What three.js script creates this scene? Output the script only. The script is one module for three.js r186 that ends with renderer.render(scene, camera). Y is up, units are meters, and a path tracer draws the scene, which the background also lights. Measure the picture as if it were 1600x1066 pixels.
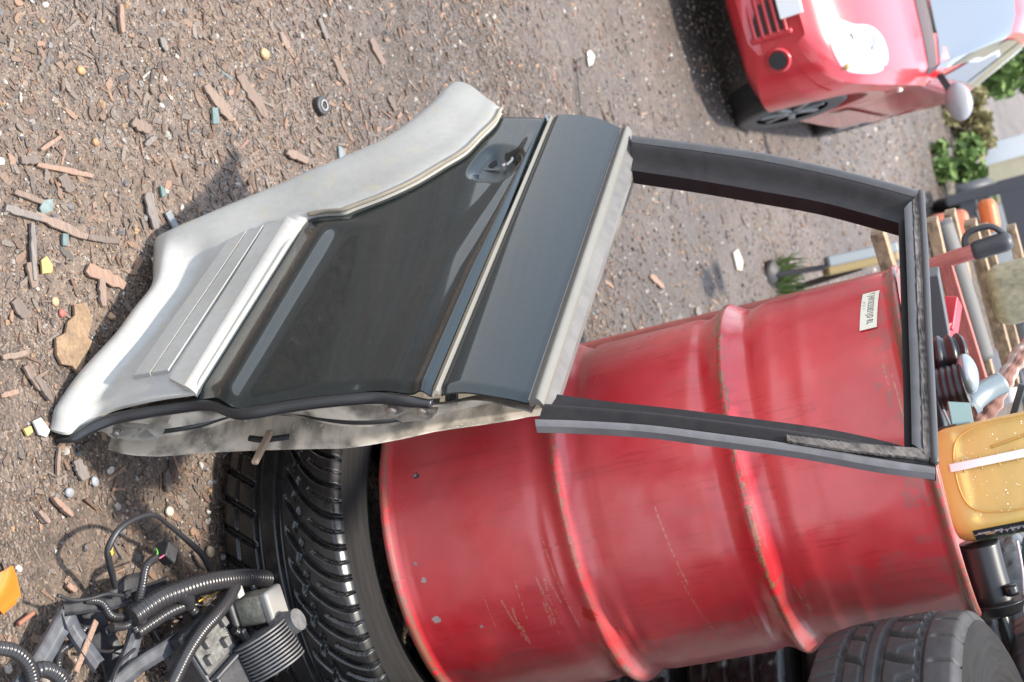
import * as THREE from 'three';
import { mergeGeometries, mergeVertices, toCreasedNormals } from 'three/addons/utils/BufferGeometryUtils.js';
import { RoundedBoxGeometry } from 'three/addons/geometries/RoundedBoxGeometry.js';

// ------------------------------------------------------------------ camera, sky, sun, exposure
const V3 = THREE.Vector3;
const scene = new THREE.Scene();
const CAM_H = 1.43, PITCH = 22 * Math.PI / 180, ROLL = 14.5 * Math.PI / 180, FPX = 2300;
const camera = new THREE.PerspectiveCamera(2 * Math.atan(533 / FPX) * 180 / Math.PI, 1600 / 1066, 0.05, 400);
const FWD = new V3(0, -Math.sin(PITCH), -Math.cos(PITCH));
const UP0 = new V3(0, Math.cos(PITCH), -Math.sin(PITCH)), RT0 = new V3(1, 0, 0);
// the camera is held on its side: world up points to the right of the picture
const IMGY = RT0.clone().multiplyScalar(Math.cos(ROLL)).addScaledVector(UP0, -Math.sin(ROLL));
const IMGX = RT0.clone().multiplyScalar(Math.sin(ROLL)).addScaledVector(UP0, Math.cos(ROLL));
camera.position.set(0, CAM_H, 0);
camera.up.copy(IMGY).negate();
camera.lookAt(FWD.clone().add(camera.position));
camera.focus = 2.0; camera.userData.fStop = 9;

const SUN = new V3(0.03, 0.99, -0.035).normalize();
{
  const w = 512, h = 256, d = new Float32Array(w * h * 4);
  for (let j = 0; j < h; j++) for (let i = 0; i < w; i++) {
    const el = ((j + 0.5) / h - 0.5) * Math.PI, az = ((i + 0.5) / w - 0.5) * 2 * Math.PI;
    const dir = new V3(Math.cos(el) * Math.cos(az), Math.sin(el), Math.cos(el) * Math.sin(az));
    const t = Math.pow(Math.max(0, Math.sin(el)), 0.55);
    const c = Math.max(0, dir.dot(SUN));
    const g = 0.55 * Math.pow(c, 6) + 1.6 * Math.pow(c, 60);
    const k = (j * w + i) * 4;
    const r = [0.98, 1.0, 1.02], z = [0.42, 0.56, 0.80];
    for (let q = 0; q < 3; q++) d[k + q] = 1.0 * (r[q] * (1 - t) + z[q] * t) + g * [1.0, 0.97, 0.9][q];
    d[k + 3] = 1;
  }
  const sky = new THREE.DataTexture(d, w, h, THREE.RGBAFormat, THREE.FloatType);
  sky.mapping = THREE.EquirectangularReflectionMapping; sky.magFilter = THREE.LinearFilter; sky.minFilter = THREE.LinearFilter;
  sky.needsUpdate = true;
  scene.background = sky; scene.environment = sky;
}
const sun = new THREE.DirectionalLight(new THREE.Color(1.0, 0.93, 0.82), 3.6);
sun.position.copy(SUN).multiplyScalar(30).add(new V3(0, 0, -4)); sun.target.position.set(0, 0, -4);
sun.castShadow = true; sun.shadow.radius = 5; sun.shadow.mapSize.set(4096, 4096);
Object.assign(sun.shadow.camera, { left: -14, right: 14, top: 14, bottom: -14, near: 1, far: 80 });
scene.add(sun, sun.target);
const renderer = new THREE.WebGLRenderer({ antialias: true });
renderer.setSize(1024, 682);
renderer.toneMapping = THREE.LinearToneMapping;
renderer.toneMappingExposure = 2.5;
renderer.shadowMap.enabled = true;

// ------------------------------------------------------------------ pixel helpers (photo pixels, 1600 x 1066): a pixel gives a direction only
const ray = (x, y) => FWD.clone().addScaledVector(IMGX, (x - 800) / FPX).addScaledVector(IMGY, (y - 533) / FPX);
const onGround = (x, y, h = 0) => { const d = ray(x, y); return d.multiplyScalar((h - CAM_H) / d.y).add(camera.position); };
const atZ = (x, y, z) => { const d = ray(x, y); return d.multiplyScalar(z / d.z).add(camera.position); };

// ------------------------------------------------------------------ random numbers, noise, textures
function rng(seed) { let a = seed >>> 0; return () => { a |= 0; a = a + 0x6D2B79F5 | 0; let t = Math.imul(a ^ a >>> 15, 1 | a); t = t + Math.imul(t ^ t >>> 7, 61 | t) ^ t; return ((t ^ t >>> 14) >>> 0) / 4294967296; }; }
const hash = (x, y, s = 0) => { let h = Math.imul(x | 0, 374761393) ^ Math.imul(y | 0, 668265263) ^ Math.imul(s | 0, 1274126177); h = Math.imul(h ^ h >>> 13, 1274126177); h ^= h >>> 16; return (h >>> 0) / 4294967296; };
const fade = t => t * t * (3 - 2 * t);
function vnoise(x, y, s = 0, per = 0) {
  const xi = Math.floor(x), yi = Math.floor(y), fx = fade(x - xi), fy = fade(y - yi);
  const m = per ? v => ((v % per) + per) % per : v => v;
  const a = hash(m(xi), m(yi), s), b = hash(m(xi + 1), m(yi), s), c = hash(m(xi), m(yi + 1), s), d = hash(m(xi + 1), m(yi + 1), s);
  return a + (b - a) * fx + (c - a) * fy + (a - b - c + d) * fx * fy;
}
function fbm(x, y, o = 4, s = 0, per = 0) { let v = 0, a = 0.5, n = 0; for (let i = 0; i < o; i++) { v += a * vnoise(x, y, s + i, per); n += a; x *= 2; y *= 2; per *= 2; a *= 0.5; } return v / n; }
const clamp = (x, a = 0, b = 1) => Math.min(b, Math.max(a, x));
const smooth = (a, b, x) => fade(clamp((x - a) / (b - a)));
const mix = (a, b, t) => a + (b - a) * t;
const mixc = (a, b, t) => [mix(a[0], b[0], t), mix(a[1], b[1], t), mix(a[2], b[2], t)];
const toS = v => Math.round(255 * (v <= 0.0031308 ? 12.92 * v : 1.055 * Math.pow(v, 1 / 2.4) - 0.055));
function tex(w, h, fn, { srgb = true, repeat } = {}) {      // fn(u, v) -> linear rgb or one number
  const d = new Uint8Array(w * h * 4);
  for (let j = 0; j < h; j++) for (let i = 0; i < w; i++) {
    const c = fn((i + 0.5) / w, (j + 0.5) / h), k = (j * w + i) * 4;
    if (typeof c === 'number') d[k] = d[k + 1] = d[k + 2] = Math.round(255 * clamp(c));
    else for (let q = 0; q < 3; q++) d[k + q] = srgb ? toS(clamp(c[q])) : Math.round(255 * clamp(c[q]));
    d[k + 3] = 255;
  }
  const t = new THREE.DataTexture(d, w, h, THREE.RGBAFormat);
  t.wrapS = t.wrapT = THREE.RepeatWrapping; t.magFilter = THREE.LinearFilter; t.minFilter = THREE.LinearMipmapLinearFilter; t.generateMipmaps = true;
  t.colorSpace = srgb ? THREE.SRGBColorSpace : THREE.NoColorSpace;
  if (repeat) t.repeat.set(repeat[0], repeat[1]);
  t.needsUpdate = true; return t;
}
const rgb = (r, g, b) => new THREE.Color().setRGB(r, g, b);
const mat = (r, g, b, rough = 0.7, o = {}) => new THREE.MeshPhysicalMaterial({ color: rgb(r, g, b), roughness: rough, side: THREE.DoubleSide, ...o });
// mottled texture around one colour, tile = 1 m or as repeated
function mottle(base, amount, seed, { freq = 24, specks = null, speckAmt = 0, size = 256 } = {}) {
  return tex(size, size, (u, v) => {
    const n = fbm(u * freq, v * freq, 4, seed, freq) - 0.5, m = fbm(u * 4, v * 4, 3, seed + 9, 4) - 0.5;
    const k = 1 + amount * (n * 1.4 + m * 1.2);
    let c = base.map(x => x * k);
    if (specks) { const s = vnoise(u * size / 3, v * size / 3, seed + 77, Math.floor(size / 3)); if (s > 1 - speckAmt) c = mixc(c, specks, 0.7); }
    return c;
  });
}

// ------------------------------------------------------------------ object helpers
const taken = {};
function numbered(n) { const k = taken[n] = (taken[n] ?? -1) + 1; return k ? `${n}_${String(k).padStart(3, '0')}` : n; }
function meta(o, label, category, group, kind) {
  if (label) o.userData.label = label; if (category) o.userData.category = category;
  if (group) o.userData.group = group; if (kind) o.userData.kind = kind; return o;
}
function thing(name, label, category, pos = [0, 0, 0], group) {
  const g = new THREE.Group(); g.name = numbered(name); g.position.set(...(pos.isVector3 ? pos.toArray() : pos));
  scene.add(g); return meta(g, label, category, group);
}
function part(name, geo, material, parent) {
  if (Array.isArray(geo)) geo = merge(geo);
  const m = new THREE.Mesh(geo, material); m.name = parent ? name : numbered(name);
  m.castShadow = m.receiveShadow = true; (parent || scene).add(m); return m;
}
const single = (name, geo, material, label, category, group) => meta(part(name, geo, material), label, category, group);
function merge(list) {
  const l = list.map(g => { const q = g.index ? g.toNonIndexed() : g.clone(); for (const k of Object.keys(q.attributes)) if (!['position', 'normal', 'uv'].includes(k)) q.deleteAttribute(k); if (!q.attributes.uv) q.setAttribute('uv', new THREE.BufferAttribute(new Float32Array(q.attributes.position.count * 2), 2)); return q; });
  return mergeGeometries(l);
}
const rbox = (w, h, d, r = 0.004, x = 0, y = 0, z = 0) => new RoundedBoxGeometry(w, h, d, 2, Math.min(r, w / 2.1, h / 2.1, d / 2.1)).translate(x, y, z);
function bar(a, b, w, h, upv = new V3(0, 1, 0), r = 0.003) {   // rounded bar from a to b
  const d = b.clone().sub(a), L = d.length(); d.normalize();
  const x = new V3().crossVectors(upv, d).normalize(), y = new V3().crossVectors(d, x);
  return rbox(w, h, L, r).applyMatrix4(new THREE.Matrix4().makeBasis(x, y, d).setPosition(a.clone().add(b).multiplyScalar(0.5)));
}
function sweep(pts, rad, { n = 60, m = 12, caps = true, closed = false } = {}) {   // round tube, rad a number or a function of (t, arc length)
  const cv = new THREE.CatmullRomCurve3(pts.map(p => p.isVector3 ? p : new V3(...p)), closed);
  const L = cv.getLength(), fr = cv.computeFrenetFrames(n, closed), pos = [], uv = [], idx = [];
  const rf = typeof rad === 'function' ? rad : () => rad;
  for (let i = 0; i <= n; i++) {
    const p = cv.getPointAt(i / n), r = rf(i / n, L * i / n);
    for (let j = 0; j <= m; j++) {
      const a = j / m * 2 * Math.PI, q = fr.normals[i].clone().multiplyScalar(Math.cos(a) * r).addScaledVector(fr.binormals[i], Math.sin(a) * r).add(p);
      pos.push(q.x, q.y, q.z); uv.push(j / m, L * i / n);
    }
  }
  for (let i = 0; i < n; i++) for (let j = 0; j < m; j++) { const a = i * (m + 1) + j, b = a + m + 1; idx.push(a, b, a + 1, b, b + 1, a + 1); }
  if (caps && !closed) for (const i of [0, n]) { const c = cv.getPointAt(i / n), k = pos.length / 3; pos.push(c.x, c.y, c.z); uv.push(0, 0); for (let j = 0; j < m; j++) { const a = i * (m + 1) + j; i ? idx.push(a, k, a + 1) : idx.push(a, a + 1, k); } }
  const g = new THREE.BufferGeometry(); g.setAttribute('position', new THREE.Float32BufferAttribute(pos, 3)); g.setAttribute('uv', new THREE.Float32BufferAttribute(uv, 2)); g.setIndex(idx); g.computeVertexNormals(); return g;
}
// closed slab over a grid of points: grid[i][j] front positions, back[i][j] back positions
function slab(front, back, uvs) {
  const n = front.length, m = front[0].length, sheets = [];
  const sheet = (G, flip) => {
    const pos = [], uv = [], idx = [];
    for (let i = 0; i < G.length; i++) for (let j = 0; j < G[0].length; j++) { pos.push(G[i][j].x, G[i][j].y, G[i][j].z); const q = uvs && G.length === n && G[0].length === m ? uvs[i][j] : [i * 0.01, j * 0.01]; uv.push(q[0], q[1]); }
    const M = G[0].length;
    for (let i = 0; i < G.length - 1; i++) for (let j = 0; j < M - 1; j++) { const a = i * M + j, b = a + M; flip ? idx.push(a, a + 1, b, b, a + 1, b + 1) : idx.push(a, b, a + 1, b, b + 1, a + 1); }
    const g = new THREE.BufferGeometry(); g.setAttribute('position', new THREE.Float32BufferAttribute(pos, 3)); g.setAttribute('uv', new THREE.Float32BufferAttribute(uv, 2)); g.setIndex(idx); g.computeVertexNormals(); return g.toNonIndexed();
  };
  sheets.push(sheet(front, false));
  if (back) {
    sheets.push(sheet(back, true));
    const col = j => front.map((r, i) => [r[j], back[i][j]]), row = i => front[i].map((p, j) => [p, back[i][j]]);
    sheets.push(sheet(col(0), true), sheet(col(m - 1), false), sheet(row(0), false), sheet(row(n - 1), true));
  }
  return mergeGeometries(sheets);
}
function resample(pts, n) {      // pts [[a, b, ...]] -> n+1 points at equal arc length along a smooth curve
  const cv = new THREE.CatmullRomCurve3(pts.map(p => new V3(p[0], p[1], p[2] || 0)), false, 'centripetal');
  cv.arcLengthDivisions = 400; return cv.getSpacedPoints(n).map(p => [p.x, p.y, p.z]);
}
function polyline(pts, n) {      // same with straight pieces
  const L = [0]; for (let i = 1; i < pts.length; i++) L.push(L[i - 1] + Math.hypot(pts[i][0] - pts[i - 1][0], pts[i][1] - pts[i - 1][1]));
  const out = []; for (let k = 0; k <= n; k++) { const s = L[L.length - 1] * k / n; let i = 1; while (i < L.length - 1 && L[i] < s) i++; const t = (s - L[i - 1]) / (L[i] - L[i - 1] || 1); out.push([mix(pts[i - 1][0], pts[i][0], t), mix(pts[i - 1][1], pts[i][1], t)]); } return out;
}
function interp(tab) { return x => { if (x <= tab[0][0]) return tab[0][1]; for (let i = 1; i < tab.length; i++) if (x <= tab[i][0]) { const [x0, y0] = tab[i - 1], [x1, y1] = tab[i], h = x1 - x0, t = (x - x0) / h; const m0 = i > 1 ? (y1 - tab[i - 2][1]) / (x1 - tab[i - 2][0]) : (y1 - y0) / h, m1 = i < tab.length - 1 ? (tab[i + 1][1] - y0) / (tab[i + 1][0] - x0) : (y1 - y0) / h; const t2 = t * t, t3 = t2 * t; return (2 * t3 - 3 * t2 + 1) * y0 + (t3 - 2 * t2 + t) * h * m0 + (-2 * t3 + 3 * t2) * y1 + (t3 - t2) * h * m1; } return tab[tab.length - 1][1]; }; }

// ------------------------------------------------------------------ ground
const groundH = (x, z) => (fbm(x * 1.7 + 31, z * 1.7 + 17, 3, 3) - 0.5) * 0.03 * smooth(0.3, 1.2, Math.hypot(x - 0.2, z + 2.3)) * (1 - 0.9 * smooth(5, 9, -z)) + (fbm(x * 14, z * 14, 2, 8) - 0.5) * 0.006 * (1 - smooth(3.5, 5.5, -z));
const soilTex = tex(1280, 1280, (u, v) => {
  const a = fbm(u * 6, v * 6, 5, 1, 6), b = fbm(u * 110, v * 110, 3, 5, 110), c = vnoise(u * 620, v * 620, 9, 620), d = vnoise(u * 280, v * 280, 12, 280);
  let k = mixc([0.060, 0.048, 0.041], [0.158, 0.126, 0.105], clamp(0.42 + (a - 0.5) * 0.5 + (b - 0.5) * 1.2));
  k = k.map(x => x * (0.65 + 0.7 * c));
  if (d > 0.86) k = mixc(k, [0.24, 0.20, 0.165], 0.6); if (d < 0.1) k = mixc(k, [0.05, 0.042, 0.04], 0.6);
  if (vnoise(u * 380, v * 380, 21, 380) > 0.93) k = mixc(k, [0.20, 0.11, 0.07], 0.5);
  return k;
});
const soilBump = tex(1280, 1280, (u, v) => 0.25 * fbm(u * 50, v * 50, 3, 4, 50) + 0.75 * (0.5 * vnoise(u * 280, v * 280, 12, 280) + 0.5 * vnoise(u * 500, v * 500, 2, 500)), { srgb: false });
const soilRough = tex(512, 512, (u, v) => 0.56 + 0.7 * (fbm(u * 8, v * 8, 4, 44, 8) - 0.38), { srgb: false });
{
  const NX = 260, NZ = 330, pos = [], uv = [], idx = [], col = [];
  const fx = t => { const s = t * 2 - 1; return -0.3 + 1.7 * s + 60 * Math.pow(Math.abs(s), 7) * Math.sign(s); };
  const fz = t => 1.5 - 6.0 * t - 14 * t * t * t - 130 * Math.pow(t, 12);
  for (let i = 0; i <= NZ; i++) for (let j = 0; j <= NX; j++) { const x = fx(j / NX), z = fz(i / NZ); pos.push(x, groundH(x, z) - 0.001, z); uv.push(x / 1.5, z / 1.5); const k = mix(0.72, 1.2, clamp(0.5 + (fbm(x * 1.1 + 5, z * 0.8 + 9, 4, 71) - 0.5) * 2.2 + (fbm(x * 18, z * 18, 2, 73) - 0.5) * 0.5)); const g2 = smooth(-2.3, -3.6, z + (fbm(x * 3, z * 3, 3, 75) - 0.5) * 1.6), tn = [mix(0.96, 0.80, g2), mix(0.85, 0.755, g2), mix(0.74, 0.73, g2)]; col.push(k * tn[0], k * tn[1], k * tn[2]); }
  for (let i = 0; i < NZ; i++) for (let j = 0; j < NX; j++) { const a = i * (NX + 1) + j, b = a + NX + 1; idx.push(a, a + 1, b, b, a + 1, b + 1); }
  const g = new THREE.BufferGeometry(); g.setAttribute('position', new THREE.Float32BufferAttribute(pos, 3)); g.setAttribute('uv', new THREE.Float32BufferAttribute(uv, 2)); g.setAttribute('color', new THREE.Float32BufferAttribute(col, 3)); g.setIndex(idx); g.computeVertexNormals();
  const m = part('ground', g, new THREE.MeshPhysicalMaterial({ map: soilTex, vertexColors: true, bumpMap: soilBump, bumpScale: 0.006, roughnessMap: soilRough, roughness: 1 }));
  meta(m, 'brown gravelly dirt ground strewn with bark and wood chips', 'ground', null, 'structure');
}
// loose cover on the ground: bark, splinters, pebbles and grit
{
  const R = rng(11);
  const flake = seed => { const r = rng(seed), n = 7, s = new THREE.Shape(); for (let i = 0; i < n; i++) { const a = i / n * 6.283, q = 0.6 + 0.5 * r(); const x = Math.cos(a) * q * (0.9 + r()*0.3), y = Math.sin(a) * q * (0.35 + 0.25 * r()); i ? s.lineTo(x, y) : s.moveTo(x, y); } s.closePath(); return new THREE.ExtrudeGeometry(s, { depth: 0.16, bevelEnabled: false }).rotateX(-Math.PI / 2); };
  const splinter = seed => { const r = rng(seed), s = new THREE.Shape(); s.moveTo(-1, -0.1 - 0.05 * r()); s.lineTo(0.7 + 0.3 * r(), -0.12 * r() - 0.04); s.lineTo(1, 0.02); s.lineTo(0.4, 0.1 + 0.06 * r()); s.lineTo(-0.85, 0.12 * r() + 0.03); s.closePath(); return new THREE.ExtrudeGeometry(s, { depth: 0.09, bevelEnabled: false }).rotateX(-Math.PI / 2); };
  const pebble = seed => { const r = rng(seed), g = new THREE.IcosahedronGeometry(1, 1), p = g.attributes.position, mem = {}; for (let i = 0; i < p.count; i++) { const k = [p.getX(i), p.getY(i), p.getZ(i)].map(x => x.toFixed(3)).join(); const q = mem[k] ??= 0.75 + 0.45 * r(); p.setXYZ(i, p.getX(i) * q, p.getY(i) * q * 0.62, p.getZ(i) * q * 0.85); } g.computeVertexNormals(); return g; };
  const grit = seed => { const r = rng(seed), g = new THREE.OctahedronGeometry(1, 0), p = g.attributes.position, mem = {}; for (let i = 0; i < p.count; i++) { const k = [p.getX(i), p.getY(i), p.getZ(i)].map(x => x.toFixed(3)).join(); const q = mem[k] ??= 0.7 + 0.6 * r(); p.setXYZ(i, p.getX(i) * q, p.getY(i) * q * 0.7, p.getZ(i) * q); } g.computeVertexNormals(); return g; };
  const woodC = [[0.118, 0.078, 0.056], [0.15, 0.098, 0.068], [0.09, 0.066, 0.053], [0.185, 0.112, 0.074], [0.062, 0.050, 0.043], [0.14, 0.11, 0.09], [0.105, 0.06, 0.039], [0.115, 0.09, 0.074]];
  const stoneC = [[0.13, 0.118, 0.11], [0.21, 0.19, 0.17], [0.09, 0.083, 0.082], [0.30, 0.27, 0.235], [0.17, 0.125, 0.09], [0.23, 0.14, 0.075], [0.075, 0.07, 0.072], [0.155, 0.135, 0.12]];
  const rareC = [[0.38, 0.35, 0.31], [0.32, 0.30, 0.27], [0.10, 0.125, 0.125], [0.24, 0.145, 0.08], [0.20, 0.10, 0.08]];
  const mw = new THREE.MeshPhysicalMaterial({ color: 0xffffff, roughness: 0.72, map: mottle([0.9, 0.9, 0.9], 0.5, 31, { freq: 12, size: 128 }) });
  const ms = new THREE.MeshPhysicalMaterial({ color: 0xffffff, roughness: 0.62 });
  function scatter(name, geo, material, count, area, size, palette, label, { lie = 0.35, rare = 0.012 } = {}) {
    const im = new THREE.InstancedMesh(geo, material, count), M = new THREE.Matrix4(), q = new THREE.Quaternion(), e = new THREE.Euler(), col = new THREE.Color();
    im.name = numbered(name); im.castShadow = im.receiveShadow = true;
    for (let i = 0; i < count; i++) {
      let x, z; do { x = mix(area[0], area[1], R()); z = mix(area[2], area[3], R()); } while (vnoise(x * 3.1, z * 3.1, 61) * 0.75 + vnoise(x * 9, z * 9, 62) * 0.5 < R() * 0.72 || R() < smooth(0.62, 1, (z - area[2]) / (area[3] - area[2])) || (area[2] < -2 && R() > smooth(0, 0.16, (z - area[2]) / (area[3] - area[2]))));
      const s = mix(size[0], size[1], Math.pow(R(), 2.6));
      e.set((R() - 0.5) * lie, R() * 6.283, (R() - 0.5) * lie, 'YXZ'); q.setFromEuler(e);
      M.compose(new V3(x, groundH(x, z) - s * 0.10 * R(), z), q, new V3(s, s * mix(0.7, 1.3, R()), s)); im.setMatrixAt(i, M);
      const c = R() < rare ? rareC[Math.floor(R() * rareC.length)] : palette[Math.floor(R() * palette.length)], k = mix(0.75, 1.25, R());
      im.setColorAt(i, col.setRGB(c[0] * k, c[1] * k, c[2] * k));
    }
    scene.add(im); return meta(im, label, 'ground cover', null, 'stuff');
  }
  const near = [-1.7, 1.1, -1.25, -5.0], far = [-3.4, 1.6, -3.0, -10.5];
  scatter('bark_chips', flake(1), mw, 9000, near, [0.004, 0.019], woodC, 'small brown bark flakes trodden into the dirt');
  scatter('bark_chips', flake(2), mw, 8000, near, [0.004, 0.016], woodC, 'tiny rounded bark flakes spread through the dirt', { lie: 0.6 });
  scatter('wood_splinters', splinter(3), mw, 12000, near, [0.005, 0.026], woodC, 'thin brown wood splinters scattered over the dirt', { rare: 0.01 });
  scatter('pebbles', pebble(4), ms, 6500, near, [0.002, 0.008], stoneC, 'small grey and tan pebbles in the dirt', { lie: 1.5, rare: 0.035 });
  scatter('grit', grit(5), ms, 120000, near, [0.001, 0.0042], stoneC.concat(woodC), 'fine grit and crumbs covering the dirt', { lie: 3, rare: 0.015 });
  scatter('coarse_gravel', grit(6), ms, 26000, far, [0.003, 0.013], stoneC.concat(woodC), 'coarse gravel on the track beside the red car', { lie: 3, rare: 0.05 });
  scatter('coarse_gravel', grit(9), ms, 16000, [-5.5, 2.2, -8.0, -22], [0.006, 0.026], stoneC.concat(woodC), 'coarse gravel on the far half of the track', { lie: 3, rare: 0.04 });
  scatter('twigs_and_chips', splinter(7), mw, 3200, far, [0.012, 0.045], woodC, 'scattered twigs and chips on the track beside the red car', { rare: 0.03 });
}
// ------------------------------------------------------------------ red oil drum
// scratch marks: [start angle, height, length in degrees, half thickness, slope]; chips: [angle, height, radius, colour]
const SCR = (() => { const R = rng(5), o = []; for (let i = 0; i < 15; i++) o.push([6 + R() * 20, 0.14 + 0.13 * R(), 5 + R() * 9, 0.0007 + 0.0009 * R(), (R() - 0.3) * 0.0012]); o.push([-4, 0.262, 34, 0.0016, 0.0004], [-6, 0.452, 28, 0.0012, 0.0006], [14, 0.458, 30, 0.0008, 0.0006], [30, 0.62, 12, 0.0008, 0.001], [-30, 0.84, 14, 0.0012, 0.0002], [-34, 0.83, 10, 0.001, 0.0002]); return o; })();
const CHP = [[-33, 0.066, 0.0055, [0.05, 0.045, 0.05]], [-33, 0.064, 0.003, [0.3, 0.3, 0.3]], [2, 0.052, 0.005, [0.30, 0.24, 0.24]], [16, 0.052, 0.006, [0.32, 0.25, 0.24]], [-4, 0.045, 0.003, [0.22, 0.18, 0.2]], [25, 0.3, 0.012, [0.40, 0.03, 0.02]], [48, 0.3084, 0.012, [0.42, 0.03, 0.02]], [22, 0.12, 0.003, [0.3, 0.2, 0.2]]];
const DRUM = { base: new V3(0.3274, 0.2557, -2.3828), axis: new V3(0, 0.99755, -0.06994).normalize(), H: 0.872 };
const drumQ = new THREE.Quaternion().setFromUnitVectors(new V3(0, 1, 0), DRUM.axis);
const drumTop = (x, z, y = 0) => new V3(x, DRUM.H - 0.012 + y, z).applyQuaternion(drumQ).add(DRUM.base);   // a spot on the lid
{
  const d = thing('oil_drum', 'dented red steel oil drum standing on a tyre behind the car door', 'drum', DRUM.base);
  d.quaternion.copy(drumQ);
  const W = 1280, Hh = 640;
  // angle 0 of the lathe looks along +z, towards the viewer
  const paint = tex(W, Hh, (u, v) => {
    const y = v * DRUM.H, a = (u - 0.5) * 360;
    const n = fbm(u * 90, v * 60, 4, 2), big = fbm(u * 14, v * 10, 4, 6);
    let c = mixc([0.45, 0.018, 0.026], [0.54, 0.036, 0.042], clamp(0.5 + (big - 0.5) * 2.4));
    c = c.map(x => x * (0.94 + 0.12 * n));
    // horizontal rubbing marks where deeper red shows through
    const st = fbm(u * 420, v * 16, 3, 14), zone = fbm(u * 10, v * 5, 3, 15);
    if (st > 0.67 && zone > 0.54) c = mixc(c, [0.36, 0.008, 0.014], 0.4);
    // chalky dust film low on the right flank, with a ragged outline
    const dustEdge = 37 + (fbm(u * 60, v * 20, 4, 23) - 0.5) * 14 + (y > 0.33 && y < 0.56 ? 4 : 0) - 10 * smooth(0.5, 0.62, y);
    if (a > dustEdge && a < 140) c = mixc(c, [0.20, 0.085, 0.07], clamp(0.12 + 0.55 * (fbm(u * 120, v * 60, 4, 25) - 0.2) + 0.25 * smooth(0, 30, a - dustEdge) * fbm(u * 40, v * 20, 3, 27)));
    // rust on the hoop crests and on the chimes
    for (const hy of [0.3084, 0.5905]) { const dd = Math.abs(y - hy - (fbm(u * 40, 3, 3, 31) - 0.5) * 0.012); const k = fbm(u * 260, v * 240, 3, 35); const pm = fbm(u * 22, 7, 3, 36); if (dd < 0.0025 + 0.004 * pm && k > 0.62 - 0.35 * pm) c = mixc(c, k > 0.58 ? [0.20, 0.115, 0.055] : [0.13, 0.06, 0.035], 0.85); else if (dd < 0.012 && k > 0.68) c = mixc(c, [0.24, 0.05, 0.035], 0.6); }
    if ((y < 0.016 || y > DRUM.H - 0.016) && fbm(u * 200, v * 200, 3, 38) > 0.36) c = mixc(c, [0.15, 0.075, 0.045], 0.85);
    if (y > DRUM.H - 0.06 && fbm(u * 120, v * 80, 4, 39) > 0.58) c = mixc(c, [0.25, 0.07, 0.06], 0.5);
    // tan scratches
    for (const [sa, sy, len, w, sl] of SCR) { const q = a - sa; if (q > 0 && q < len && Math.abs(y - sy - q * sl) < w * (0.4 + vnoise(q * 9, sy * 900, 7)) && fbm(u * 500, v * 300, 2, 51) > 0.38) c = mixc(c, [0.46, 0.28, 0.16], 0.6); }
    const fd = fbm(u * 7 + 3, v * 5, 4, 91), gr = fbm(u * 90, v * 5, 4, 93); if (fd > 0.55) c = mixc(c, [0.52, 0.10, 0.10], clamp((fd - 0.55) * 2.2)); if (gr > 0.6 && fbm(u * 12, v * 9, 3, 95) > 0.5) c = mixc(c, [0.26, 0.04, 0.035], clamp((gr - 0.6) * 1.2));
    // grey chips of bare primer
    for (const [ca, cy, cr, k] of CHP) { const dx = (a - ca) / 360 * 1.78, dy = y - cy, e = Math.hypot(dx, dy) + (fbm(u * 300, v * 200, 2, 61) - 0.5) * cr; if (e < cr) c = k; }
    return c;
  });
  const rough = tex(512, 512, (u, v) => 0.30 + 0.5 * (fbm(u * 30, v * 18, 4, 71) - 0.3) + ((u - 0.5) * 360 > 40 && (u - 0.5) * 360 < 130 ? 0.2 : 0), { srgb: false });
  const prof = []; const P = (r, y) => prof.push(new THREE.Vector2(r, y));
  const hoop = y => { let k = 0; for (const h of [0.3084, 0.5905]) { const q = (y - h) / 0.0125; k += 0.013 * Math.exp(-q * q) - 0.005 * (Math.exp(-Math.pow((y - h + 0.037) / 0.012, 2)) + Math.exp(-Math.pow((y - h - 0.037) / 0.012, 2))); } for (const h of [0.66, 0.71]) k += 0.0012 * Math.exp(-Math.pow((y - h) / 0.01, 2)); return k; };
  P(0.001, 0.018); P(0.27, 0.018); P(0.281, 0.016); P(0.284, 0.004); P(0.287, 0.0); P(0.2915, 0.003); P(0.292, 0.009); P(0.289, 0.013); P(0.2835, 0.018);
  for (let i = 1; i <= 120; i++) { const y = 0.018 + i / 120 * (DRUM.H - 0.036); P(0.2835 + hoop(y), y); }
  P(0.289, DRUM.H - 0.013); P(0.292, DRUM.H - 0.008); P(0.291, DRUM.H - 0.002); P(0.287, DRUM.H); P(0.284, DRUM.H - 0.004); P(0.281, DRUM.H - 0.014); P(0.27, DRUM.H - 0.017); P(0.001, DRUM.H - 0.016);
  const g = new THREE.LatheGeometry(prof, 220); const p = g.attributes.position, uv = g.attributes.uv;
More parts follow.
